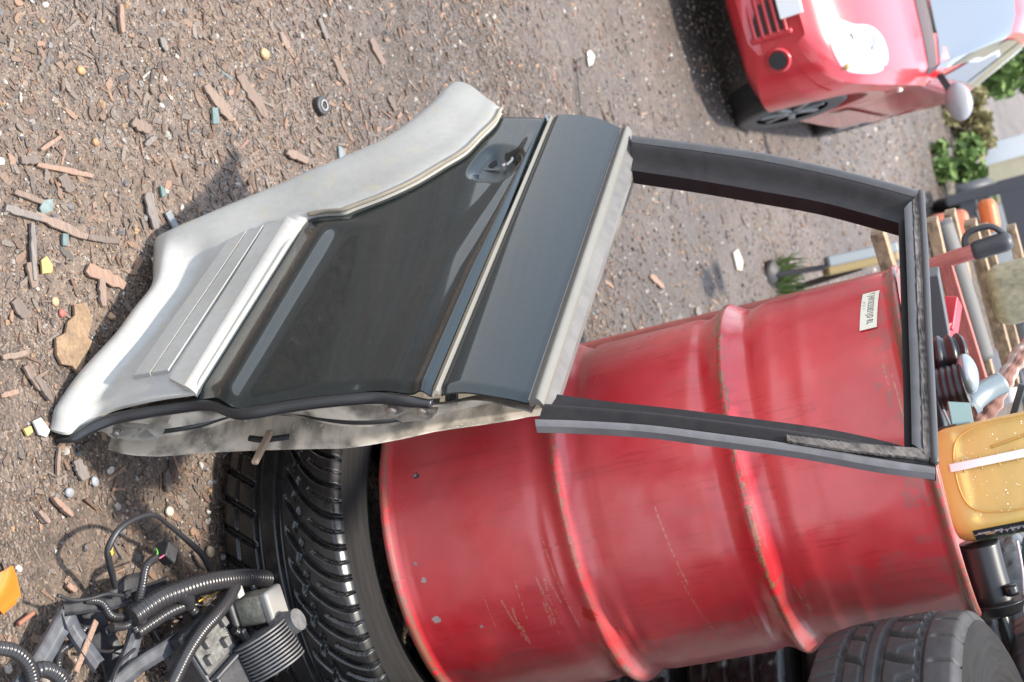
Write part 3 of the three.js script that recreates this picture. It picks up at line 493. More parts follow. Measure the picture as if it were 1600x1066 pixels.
  const plate = (pts, w, th) => { const F = pts.map(p => hj(p[0], p[1], w)), c = F.reduce((a, b) => a.add(b), new V3()).multiplyScalar(1 / F.length), n = DU.clone().multiplyScalar(-1), out = [], tri = (a, b, d) => out.push(a.x, a.y, a.z, b.x, b.y, b.z, d.x, d.y, d.z); const up = q => q.clone().addScaledVector(n, th); F.forEach((p, i) => { const q = F[(i + 1) % F.length]; tri(up(c), up(p), up(q)); tri(c, q, p); tri(p, q, up(q)); tri(p, up(q), up(p)); }); const g = new THREE.BufferGeometry(); g.setAttribute('position', new THREE.Float32BufferAttribute(out, 3)); g.computeVertexNormals(); return g; };
  const hin = part('hinge_plate', plate(platePx, -0.045, 0.007), galv, door);
  for (const [x, y] of [[615, 634], [661, 635]]) part('bolt', sweep([hj(x, y, -0.043).addScaledVector(DU, -0.005), hj(x, y, -0.043).addScaledVector(DU, -0.014)], 0.0075, { n: 3, m: 6 }), mat(0.38, 0.33, 0.29, 0.4, { metalness: 0.7 }), hin);
  const lo = part('hinge_plate', plate([[178, 664], [188, 678], [205, 682], [225, 682], [250, 679], [258, 670], [266, 652], [268, 640], [258, 640], [256, 656], [240, 664], [220, 662], [196, 660]], -0.05, 0.009), galv, door);
  part('bolt', sweep([hj(186, 668, -0.048).addScaledVector(DU, -0.006), hj(186, 668, -0.048).addScaledVector(DU, -0.016)], 0.006, { n: 3, m: 6 }), mat(0.3, 0.28, 0.26, 0.4, { metalness: 0.7 }), lo);
  part('cable_boot', sweep([hj(697, 622, -0.03), hj(704, 622, -0.032), hj(716, 622, -0.034)], (t, l) => 0.009 + 0.0022 * Math.sin(l * 1400), { n: 40, m: 14 }), mat(0.2, 0.19, 0.18, 0.45, { metalness: 0.4 }), door);
  part('check_strap', bar(hj(420, 681, -0.10).addScaledVector(DU, 0.01), hj(406, 702, -0.10).addScaledVector(DU, -0.03), 0.011, 0.008, DN, 0.003), mat(0.26, 0.19, 0.13, 0.7), door);
  part('jamb_hole', sweep([hj(390, 686, WL - 0.004), hj(410, 688, WL - 0.004), hj(452, 684, WL - 0.004)], 0.0055, { n: 12, m: 10 }), mat(0.012, 0.012, 0.012, 0.8), door);

  // --- window frame: three rails, each with its rubber run and its outer bead
  const rOut = [[988, 214], [1100, 228], [1200, 243], [1300, 265], [1380, 285], [1441, 302]], rIn = [[986, 256], [1080, 270], [1180, 287], [1280, 305], [1350, 323], [1404, 338]];
  const tOut = [[1441, 302], [1447, 400], [1453, 530], [1459, 640], [1463, 728]], tIn = [[1404, 338], [1407, 420], [1410, 530], [1412, 610], [1413, 687]];
  const fOut = [[842, 652], [900, 654], [1000, 660], [1120, 674], [1250, 692], [1380, 714], [1462, 727]], fIn = [[866, 605], [1000, 622], [1080, 631], [1150, 640], [1300, 661], [1380, 678], [1413, 687]];
  const rail = (name, A, B, n) => part(name, strip(A, B, n, 12, (s, t) => -0.003 + 0.006 * Math.sin(Math.PI * Math.min(1, t * 1.8)) - 0.010 * smooth(0.45, 0.6, t), 0.026), frameBlack, door);
  const mid = (A, B, k) => A.map((a, i) => { const L = A.length - 1, j = i / L * (B.length - 1), j0 = Math.floor(j), f = j - j0, b = B[Math.min(j0 + 1, B.length - 1)], c = B[j0]; return [mix(a[0], mix(c[0], b[0], f), k), mix(a[1], mix(c[1], b[1], f), k)]; });
  const rr = rail('rear_frame', rOut, rIn, 50); part('bead', strip(mid(rOut, rIn, 0.0), mid(rOut, rIn, 0.26), 50, 6, (s, t) => 0.0035 + 0.004 * Math.sin(Math.PI * t), 0.006), frameGrey, rr);
  const tr = rail('top_frame', tOut, tIn, 40);
  part('grey_band', strip(mid(tOut, tIn, 0.40), mid(tOut, tIn, 0.76), 40, 6, (s, t) => 0.004 + 0.002 * Math.sin(Math.PI * t), 0.006), frameGrey, tr);
  part('glued_felt', strip(mid(tOut, tIn, 0.16), mid(tOut, tIn, 0.40), 60, 8, (s, t) => 0.0055 + 0.003 * (fbm(s * 60, t * 6, 3, 181) - 0.4), 0.006), gluedFelt, tr);
  part('bead', sweep(resample(UVs(mid(tOut, tIn, 0.05)), 30).map(([u, v]) => dpos(u, v, bulge(v) + 0.004)), 0.006, { n: 60, m: 10 }), frameGrey, tr);
  const fr = rail('front_frame', fOut, fIn, 50);
  part('glued_felt', strip([[1230, 693], [1320, 707], [1452, 722]], [[1230, 684], [1320, 695], [1448, 706]], 60, 6, (s, t) => 0.005 + 0.003 * (fbm(s * 60, t * 6, 3, 183) - 0.4), 0.004), gluedFelt, fr);
  part('outer_gutter', strip([[836, 661], [900, 663], [1000, 669], [1120, 684], [1250, 702], [1380, 725], [1461, 735]], [[836, 651], [900, 653], [1000, 659], [1120, 673], [1250, 691], [1380, 713], [1462, 726]], 60, 6, (s, t) => -0.006 + 0.006 * Math.sin(Math.PI * t), 0.012), new THREE.MeshPhysicalMaterial({ map: mottle([0.12, 0.112, 0.115], 0.4, 185, { freq: 30 }), roughness: 0.4, metalness: 0.2, side: THREE.DoubleSide }), fr);
}
// ------------------------------------------------------------------ small red hatchback behind the yard
{
  const CX = -1.41, FZ = -6.28, YAW = 0.02;
  const car = thing('parked_car', 'small red hatchback parked nose-on across the dirt, front wheel turned', 'car', [CX, 0, FZ]); car.rotation.y = YAW;
  // along the car: q = metres behind the nose. half width, sill, shoulder height, top height, half width of the top
  const K = {
    w: interp([[0, 0.50], [0.04, 0.60], [0.12, 0.67], [0.3, 0.715], [0.6, 0.735], [1.1, 0.74], [3.0, 0.74], [3.35, 0.70], [3.5, 0.60]]),
    b: interp([[0, 0.27], [0.05, 0.22], [0.3, 0.20], [3.2, 0.20], [3.5, 0.32]]),
    s: interp([[0, 0.50], [0.06, 0.56], [0.2, 0.63], [0.45, 0.72], [0.8, 0.80], [1.15, 0.85], [1.6, 0.88], [3.2, 0.92], [3.5, 0.80]]),
    t: interp([[0, 0.52], [0.06, 0.585], [0.2, 0.67], [0.45, 0.765], [0.8, 0.845], [1.12, 0.895], [1.22, 0.94], [1.55, 1.15], [1.9, 1.335], [2.2, 1.39], [2.7, 1.40], [3.1, 1.33], [3.3, 1.15], [3.5, 0.84]]),
    k: interp([[0, 0.40], [0.1, 0.54], [0.5, 0.62], [1.1, 0.62], [1.5, 0.57], [1.9, 0.52], [3.1, 0.51], [3.5, 0.50]]),
  };
  const wheelQ = [0.72, 2.95];
  const sill = q => { let b = K.b(q); for (const c of wheelQ) { const d = Math.abs(q - c); if (d < 0.325) b = Math.max(b, 0.265 + Math.sqrt(0.325 * 0.325 - d * d)); } return b; };
  // half section, e from 0 (underside middle) to 1 (top middle)
  const S = (q, e, side, off = 0) => {
    const w = K.w(q), b = sill(q), s = K.s(q), t = K.t(q), k = K.k(q), bb = Math.min(b, s - 0.05);
    const hi = t - s > 0.12;
    const pts = [[0, bb], [w * 0.86, bb], [w * 0.985, bb + 0.03 * (1)], [w, mix(bb, s, 0.5)], [w * 0.985, s - 0.03], hi ? [w * 0.95, s + 0.02] : [w * 0.93, s + 0.012], [k + (hi ? 0.03 : 0.04), mix(s, t, hi ? 0.86 : 0.7)], [k * 0.85, t - 0.006], [0, t + 0.012]];
    const E = [0, 0.12, 0.18, 0.36, 0.54, 0.60, 0.80, 0.86, 1]; let i = 1; while (i < 8 && E[i] < e) i++;
    const f = (e - E[i - 1]) / (E[i] - E[i - 1]); const x = mix(pts[i - 1][0], pts[i][0], f), y = mix(pts[i - 1][1], pts[i][1], f);
    const bul = i === 4 || i === 3 ? 0 : i === 8 ? 0.0 : 0;
    const nx = pts[i][1] - pts[i - 1][1], ny = -(pts[i][0] - pts[i - 1][0]), nl = Math.hypot(nx, ny) || 1;
    return new V3(side * (x + off * nx / nl + bul), y + off * ny / nl, -q + (q < 0.3 ? 0.12 * Math.pow((x / 0.7), 2) * -1 : 0) * (1 - q / 0.3) + (q < 0.25 ? off * 0.8 : q < 1.12 ? off * 0.3 : 0));
  };
  const red = new THREE.MeshPhysicalMaterial({ map: mottle([0.46, 0.018, 0.026], 0.18, 201, { freq: 20 }), roughness: 0.32, clearcoat: 0.9, clearcoatRoughness: 0.12, side: THREE.DoubleSide });
  const dark = mat(0.02, 0.018, 0.018, 0.6), glass = mat(0.10, 0.12, 0.15, 0.06, { clearcoat: 1, clearcoatRoughness: 0.03, specularIntensity: 1 });
  const qs = []; for (let i = 0; i <= 90; i++) qs.push(3.5 * Math.pow(i / 90, 1.35)); const es = []; for (let j = 0; j <= 50; j++) es.push(j / 50);
  const shell = sd => slab(qs.map(q => es.map(e => S(q, e, sd))));
  const nose = sd => slab([0, 0.25, 0.5, 0.75, 1].map(f => es.map(e => { const p = S(0, e, sd); return new V3(p.x * (1 - f), mix(p.y, 0.4, f * 0.9), p.z + 0.03 * Math.sin(f * 1.57)); })));
  const tail = sd => slab([0, 0.5, 1].map(f => es.map(e => { const p = S(3.5, e, sd); return new V3(p.x * (1 - f), mix(p.y, 0.6, f), p.z - 0.03 * f); })));
  const cr = g => toCreasedNormals(g, 0.6);
  part('body', [cr(shell(1)), cr(shell(-1)), cr(nose(1)), cr(nose(-1)), cr(tail(1)), cr(tail(-1))], red, car);
  const patch = (q0, q1, e0, e1, sd, off, n = 16, m = 12, warp = (a, b) => [a, b]) => slab(Array.from({ length: n + 1 }, (_, i) => Array.from({ length: m + 1 }, (_, j) => { const [a, b] = warp(i / n, j / m); return S(mix(q0, q1, a), mix(e0, e1, b), sd, off); })));
  // nearest point of the body to the line of sight through a photo pixel, in the car's own frame
  const cloud = []; for (let i = 0; i <= 420; i++) for (let j = 0; j <= 300; j++) { const p = S(0.02 + 0.75 * i / 420, 0.40 + 0.56 * j / 300, 1); cloud.push(p.x, p.y, p.z); }
  const onBody = (x, y) => { const o = camera.position.clone().sub(car.position).applyAxisAngle(new V3(0, 1, 0), -YAW), d = ray(x, y).normalize().applyAxisAngle(new V3(0, 1, 0), -YAW); let best = 1e9, r = 0; for (let k = 0; k < cloud.length; k += 3) { const a = cloud[k] - o.x, b = cloud[k + 1] - o.y, c = cloud[k + 2] - o.z, t = a * d.x + b * d.y + c * d.z, e = a * a + b * b + c * c - t * t; if (e < best) { best = e; r = k; } } return new V3(cloud[r], cloud[r + 1], cloud[r + 2]); };
  const lampPx = resample([[1288, 28], [1318, 31], [1338, 40], [1352, 37], [1374, 50], [1386, 74], [1387, 100], [1378, 112], [1342, 115], [1322, 112], [1306, 90], [1295, 60], [1288, 28]], 48);
  const lampRings = [0, 0.3, 0.6, 0.85, 1].map(f => lampPx.map(p => { const q = onBody(mix(1340, p[0], f), mix(76, p[1], f)); return q.add(new V3(0.1, 0.45, 0.88).normalize().multiplyScalar(0.004 + 0.016 * (1 - f * f))); }));
  for (let k = 0; k < 3; k++) for (const r of lampRings) { const c = r.map(p => p.clone()); for (let i = 0; i < r.length; i++) { const a = c[(i - 1 + 48) % 48], b = c[(i + 1) % 48]; r[i].copy(c[i]).multiplyScalar(0.5).addScaledVector(a, 0.25).addScaledVector(b, 0.25); } r[48].copy(r[0]); }
  const lampGeo = sd => slab(lampRings.map(r => r.map(p => new V3(p.x * sd, p.y, p.z))));
  part('windscreen', [patch(1.24, 1.86, 0.70, 1, 1, 0.006), patch(1.24, 1.86, 0.70, 1, -1, 0.006)], glass, car);
  for (const sd of [1, -1]) {
    part('side_window', patch(1.42, 2.32, 0.615, 0.775, sd, 0.006, 20, 10, (a, b) => [a * 1 + (1 - a) * 0.62 * b * 0.9, b]), glass, car);
    part('side_window', patch(2.38, 3.05, 0.615, 0.775, sd, 0.006, 16, 10, (a, b) => [a - a * 0.1 * b, b]), glass, car);
    part('door_seam', patch(1.28, 1.29, 0.22, 0.58, sd, 0.002, 2, 12), dark, car); part('door_seam', patch(2.34, 2.35, 0.22, 0.58, sd, 0.002, 2, 12), dark, car);
    // headlamp: bright reflector under a clear lens
    const hl = part('headlight', lampGeo(sd), mat(0.5, 0.5, 0.51, 0.12, { clearcoat: 1, clearcoatRoughness: 0.04, metalness: 0.2 }), car);
    for (const [bx, by, br] of [[1352, 66, 0.046], [1322, 62, 0.034]]) { const c = onBody(bx, by), cc = new V3(c.x * sd, c.y + 0.004, c.z + 0.010); part('lamp_bowl', new THREE.TorusGeometry(br, 0.005, 8, 32).rotateX(-0.75).rotateY(sd * 0.3).translate(cc.x, cc.y, cc.z), mat(0.30, 0.30, 0.31, 0.2, { metalness: 0.8 }), hl); part('bulb', new THREE.SphereGeometry(br * 0.3, 14, 10).translate(cc.x, cc.y, cc.z), mat(0.5, 0.5, 0.5, 0.1), hl); }
    const c2 = onBody(1322, 104); part('indicator', new THREE.SphereGeometry(0.016, 14, 10).scale(1, 1, 0.5).translate(sd * c2.x, c2.y, c2.z + 0.008), mat(0.55, 0.30, 0.10, 0.2), hl);
    // fog lamp recess
    const f = S(0.02, 0.34, sd), fl = part('fog_light', new THREE.CylinderGeometry(0.038, 0.034, 0.03, 28).rotateX(Math.PI / 2).rotateY(sd * 0.3).translate(sd * 0.535, 0.375, f.z + 0.032), dark, car);
    part('ring', new THREE.TorusGeometry(0.045, 0.010, 10, 32).rotateY(sd * 0.3).translate(sd * 0.535, 0.375, f.z + 0.026), red, fl);
    // door mirror
    const mb = S(1.36, 0.6, sd, 0.0), mr = part('mirror', new THREE.SphereGeometry(0.1, 28, 20).scale(0.98, 0.66, 0.5).rotateY(sd * -0.15).translate(mb.x + sd * 0.14, mb.y + 0.075, mb.z + 0.02), mat(0.24, 0.235, 0.24, 0.35, { clearcoat: 0.4 }), car);
    part('stalk', bar(new V3(mb.x - sd * 0.01, mb.y + 0.02, mb.z), new V3(mb.x + sd * 0.08, mb.y + 0.05, mb.z + 0.01), 0.05, 0.035), dark, mr);
    part('side_repeater', new THREE.SphereGeometry(0.018, 12, 8).scale(0.4, 0.8, 1.3).translate(...S(0.98, 0.47, sd, 0.004).toArray()), mat(0.85, 0.8, 0.75, 0.2), car);
    part('side_moulding', patch(1.1, 2.6, 0.27, 0.33, sd, 0.010, 24, 4), red, car);
    for (const [wi, q] of wheelQ.entries()) {
      const st = wi === 0 ? -0.10 : 0, wx = sd * (K.w(q) - 0.10), wh = new THREE.Group(); wh.name = 'wheel'; wh.position.set(wx, 0.267, -q); wh.rotation.y = st; car.add(wh);
      part('tyre', (() => { const pr = []; for (const [r, x] of [[0.17, -0.078], [0.24, -0.082], [0.262, -0.07], [0.268, -0.03], [0.268, 0.03], [0.262, 0.07], [0.24, 0.082], [0.17, 0.078]]) pr.push(new THREE.Vector2(r, x)); return new THREE.LatheGeometry(pr, 48).rotateZ(Math.PI / 2); })(), rubberDry, wh);
      part('rim', [new THREE.CylinderGeometry(0.172, 0.172, 0.12, 40).rotateZ(Math.PI / 2), ...Array.from({ length: 7 }, (_, i) => rbox(0.03, 0.13, 0.035, 0.008, sd * 0.065, 0.09, 0).applyMatrix4(new THREE.Matrix4().makeRotationX(i / 7 * 6.283)))], mat(0.16, 0.16, 0.16, 0.5, { metalness: 0.4 }), wh);
    }
  }
  // bumper grille: dark opening crossed by red bars
  const gz = -0.045;
  const gr = part('grille', rbox(0.84, 0.165, 0.03, 0.01, 0, 0.375, gz - 0.012), dark, car);
  for (let k = 0; k < 5; k++) part('grille_bar', rbox(0.86, 0.017, 0.03, 0.007, 0, 0.308 + k * 0.034, gz + 0.004), red, gr);
  for (const sd of [1, -1]) part('grille_end', rbox(0.03, 0.185, 0.035, 0.012, sd * 0.43, 0.375, gz - 0.008), red, gr);
  part('number_plate', rbox(0.52, 0.10, 0.01, 0.004, 0.12, 0.485, gz + 0.035), mat(0.8, 0.8, 0.78, 0.4), car);
  for (const sd of [1, -1]) part('bumper_crease', patch(0.0, 0.28, 0.435, 0.45, sd, 0.004, 14, 3), red, car);
  part('wiper', bar(new V3(-0.1, 0.93, -1.21), new V3(0.5, 0.945, -1.235), 0.02, 0.018), dark, car); part('wiper', bar(new V3(-0.55, 0.935, -1.21), new V3(-0.15, 0.95, -1.24), 0.02, 0.018), dark, car);
  part('cowl', [patch(1.12, 1.22, 0.64, 1, 1, 0.004, 4, 12), patch(1.12, 1.22, 0.64, 1, -1, 0.004, 4, 12)], mat(0.05, 0.03, 0.035, 0.6), car);
  for (const sd of [1, -1]) part('bonnet_seam', patch(0.60, 1.1, 0.615, 0.622, sd, 0.003, 14, 2), mat(0.06, 0.012, 0.015, 0.6), car);
  part('underside', rbox(1.2, 0.06, 2.9, 0.02, 0, 0.24, -1.75), dark, car);
}

// ------------------------------------------------------------------ far end of the yard
{
  const R = rng(301);
  // leafy shrubs: a few stems and many leaf faces in uneven clumps
  const leafMats = [[0.12, 0.19, 0.05], [0.15, 0.19, 0.06], [0.24, 0.21, 0.09]].map(c => mat(...c, 0.8, { transmission: 0.0 }));
  function shrub(label, x, z, w, h, n, k) {
    const t = thing('shrub', label, 'shrub', [x, groundH(x, z), z], 'overgrown shrubs along the yard edge');
    const stems = []; for (let i = 0; i < 6; i++) { const a = R() * 6.28, q = 0.3 * w * R(); stems.push(sweep([[0.012 * Math.cos(a), 0, 0.012 * Math.sin(a)], [q * Math.cos(a) * 0.6, h * 0.4, q * Math.sin(a) * 0.6], [q * Math.cos(a), h * 0.85, q * Math.sin(a)]], s => 0.022 * (1 - 0.7 * s), { n: 8, m: 6 })); }
    part('trunk', stems, mat(0.14, 0.10, 0.07, 0.9), t);
    const clumps = Array.from({ length: 26 }, () => { const a = R() * 6.28, q = Math.sqrt(R()) * w * 0.5; return [q * Math.cos(a), h * (0.12 + 0.86 * Math.pow(R(), 0.8)), q * Math.sin(a), (0.12 + 0.22 * R()) * Math.min(w, h)]; });
    const pos = []; for (let i = 0; i < n; i++) { const c = clumps[Math.floor(R() * clumps.length)]; const d = new V3(R() - 0.5, R() - 0.5, R() - 0.5).normalize().multiplyScalar(c[3] * Math.pow(R(), 0.5)); const p = new V3(c[0], c[1], c[2]).add(d); if (p.y < 0.02) p.y = 0.02 + 0.05 * R(); const a = new V3(R() - 0.5, R() - 0.3, R() - 0.5).normalize().multiplyScalar(0.05 + 0.05 * R()), b = new V3(R() - 0.5, R() - 0.5, R() - 0.5).cross(a).normalize().multiplyScalar(0.025 + 0.02 * R()); const q = (s, u) => p.clone().addScaledVector(a, s).addScaledVector(b, u); const A = q(-1, 0), B = q(0, 1), C = q(1, 0), D = q(0, -1); for (const v of [A, B, C, A, C, D]) pos.push(v.x, v.y, v.z); }
    const g = new THREE.BufferGeometry(); g.setAttribute('position', new THREE.Float32BufferAttribute(pos, 3)); g.computeVertexNormals(); part('crown', g, leafMats[k], t);
  }
  shrub('bright green shrub between the red car and the cream wall', -2.25, -21.4, 1.9, 1.5, 5600, 0);
  shrub('yellowish straggly shrub behind the red car mirror', -3.5, -21.2, 2.4, 1.2, 5200, 2);
  shrub('tall green shrub behind the red car roof', -4.9, -23.5, 3.0, 3.0, 6000, 1);
  shrub('low weedy bush at the foot of the cream wall', -1.35, -20.2, 1.3, 0.5, 2600, 2);
  shrub('low green bush under the grey flatbed trailer', -0.25, -17.2, 1.6, 0.45, 2200, 0);
  // cream rendered outbuilding
  const hb = thing('outbuilding', 'cream rendered outbuilding with white corner board at the yard end', 'building', [1.75, 0, -22.6]);
  part('wall', rbox(5.4, 3.4, 4, 0.02, 0, 1.7, -0.4), new THREE.MeshPhysicalMaterial({ map: mottle([0.62, 0.54, 0.36], 0.2, 311), roughness: 0.9 }), hb);
  part('corner_board', rbox(0.28, 3.42, 0.06, 0.01, -2.58, 1.72, 1.635), mat(0.8, 0.8, 0.78, 0.7), hb);
  part('roof', [bar(new V3(-2.95, 3.35, 1.9), new V3(2.95, 3.35, 1.9), 0.1, 0.1), rbox(6, 0.12, 4.8, 0.02, 0, 3.46, -0.4)], mat(0.22, 0.2, 0.19, 0.8), hb);
  const dr = part('door', rbox(0.95, 2.05, 0.05, 0.01, 1.0, 1.03, 1.63), mat(0.28, 0.34, 0.30, 0.6), hb); part('handle', bar(new V3(0.62, 1.02, 1.67), new V3(0.74, 1.02, 1.67), 0.02, 0.02), mat(0.5, 0.5, 0.5, 0.3, { metalness: 0.8 }), dr);
  // pale fence boards and rail behind the shrubs
  const fn = thing('fence', 'weathered grey board fence behind the shrubs', 'fence', [-5.2, 0, -26]);
  const gm = [[0.36, 0.35, 0.33], [0.30, 0.29, 0.28], [0.42, 0.40, 0.37]].map(c => mat(...c, 0.9)); const bg = rbox(0.19, 2.0, 0.025, 0.004, 0, 1.03, 0);
  for (let i = 0; i < 32; i++) { const b = part('board', bg, gm[Math.floor(R() * 3)], fn); b.position.set(-3.4 + i * 0.2, (R() - 0.5) * 0.03, 0); }
  part('rail', rbox(6.6, 0.10, 0.05, 0.006, -0.2, 1.75, 0.04), mat(0.75, 0.74, 0.7, 0.7), fn); part('rail', rbox(6.6, 0.09, 0.05, 0.006, -0.2, 0.4, 0.04), gm[1], fn);
  for (let i = 0; i < 4; i++) part('post', rbox(0.1, 2.1, 0.1, 0.008, -3.3 + i * 2.05, 1.05, -0.07), gm[0], fn);
  single('white_post', rbox(0.10, 2.3, 0.10, 0.01, 0, 1.15, 0).translate(-2.75, 0, -21.4), mat(0.8, 0.8, 0.78, 0.6), 'slim white wooden post standing among the shrubs', 'post');
  // flatbed trailer with pale panels
  const tr = thing('flatbed_trailer', 'dark grey trailer with two pale panels and a light load', 'trailer', [0.62, 0, -14.2]);
  const dk = mat(0.06, 0.062, 0.07, 0.55), pale = new THREE.MeshPhysicalMaterial({ map: mottle([0.42, 0.43, 0.41], 0.25, 321), roughness: 0.5 });
  part('chassis', [rbox(1.9, 0.16, 2.6, 0.02, 0.05, 0.42, -1.2), rbox(1.94, 0.30, 0.06, 0.01, 0.05, 0.86, 0.11)], dk, tr);
  part('tail_panel', rbox(0.60, 0.24, 0.03, 0.012, -0.42, 0.60, 0.12), pale, tr); part('tail_panel', rbox(0.30, 0.24, 0.03, 0.012, 0.06, 0.60, 0.12), pale, tr);
  part('side_wing', rbox(0.10, 0.85, 0.7, 0.03, -0.86, 0.66, -0.2), dk, tr); part('side_wing', rbox(0.12, 0.80, 0.7, 0.03, 0.33, 0.75, -0.1), dk, tr);
  part('load', rbox(1.7, 0.55, 2.2, 0.09, 0.05, 1.30, -1.2), mat(0.6, 0.62, 0.64, 0.5), tr);
  part('mudguard', new THREE.TorusGeometry(0.28, 0.06, 10, 24, Math.PI).rotateY(Math.PI / 2).translate(-0.95, 0.28, -1.1), dk, tr);
  for (const x of [-0.85, 0.95]) { const w = part('wheel', new THREE.TorusGeometry(0.2, 0.08, 12, 32).rotateY(Math.PI / 2).translate(x, 0.28, -1.1), rubber, tr); part('hub', new THREE.CylinderGeometry(0.14, 0.14, 0.06, 24).rotateZ(Math.PI / 2).translate(x, 0.28, -1.1), mat(0.4, 0.4, 0.4, 0.5), w); }
  // hand tool lying against the pile: rod with a dark shoe, grey and ochre case
  const st = thing('garden_tool', 'long dark tool with triangular shoe and grey and ochre body', 'tool', onGround(1200, 428));
  const o = st.position, rel = (x, y, z) => atZ(x, y, z).sub(o);
  part('shaft', sweep([rel(1210, 430, o.z + 0.02), rel(1250, 424, o.z), rel(1292, 417, o.z - 0.02)], 0.013, { n: 16, m: 10 }), mat(0.04, 0.038, 0.04, 0.5), st);
  part('shoe', sweep([rel(1186, 420, o.z), rel(1203, 427, o.z), rel(1216, 430, o.z)], t => 0.055 * Math.sin(0.25 + 2.6 * t) + 0.01, { n: 16, m: 12 }), mat(0.035, 0.03, 0.03, 0.6), st);
  part('body', bar(rel(1288, 423, o.z - 0.05), rel(1400, 398, o.z - 0.2), 0.10, 0.055, new V3(1, 0, 0), 0.015), mat(0.24, 0.17, 0.07, 0.7), st);
  part('body_cover', bar(rel(1290, 410, o.z - 0.03), rel(1400, 386, o.z - 0.18), 0.08, 0.05, new V3(1, 0, 0), 0.012), mat(0.20, 0.22, 0.23, 0.6), st);
  part('stand', [bar(rel(1350, 416, o.z - 0.1), onGround(1245, 450).sub(o), 0.03, 0.03)], mat(0.05, 0.045, 0.045, 0.6), st);
  // clump of weeds
  const wd = []; for (let i = 0; i < 90; i++) { const b = onGround(1210 + 18 * R(), 405 + 75 * R()); const h = 0.05 + 0.09 * R(), a = R() * 6.28; const g = new THREE.PlaneGeometry(0.018, h, 1, 3); const p = g.attributes.position; for (let q = 0; q < p.count; q++) { const f = p.getY(q) / h + 0.5; p.setX(q, p.getX(q) * (1.1 - f)); p.setZ(q, 0.05 * f * f); } g.translate(0, h / 2, 0).rotateY(a).translate(b.x, groundH(b.x, b.z), b.z); wd.push(g); }
  const wm = part('weeds', merge(wd), mat(0.13, 0.19, 0.05, 0.8)); meta(wm, 'patch of green weeds beside the dark tool', 'weeds', null, 'stuff');
}
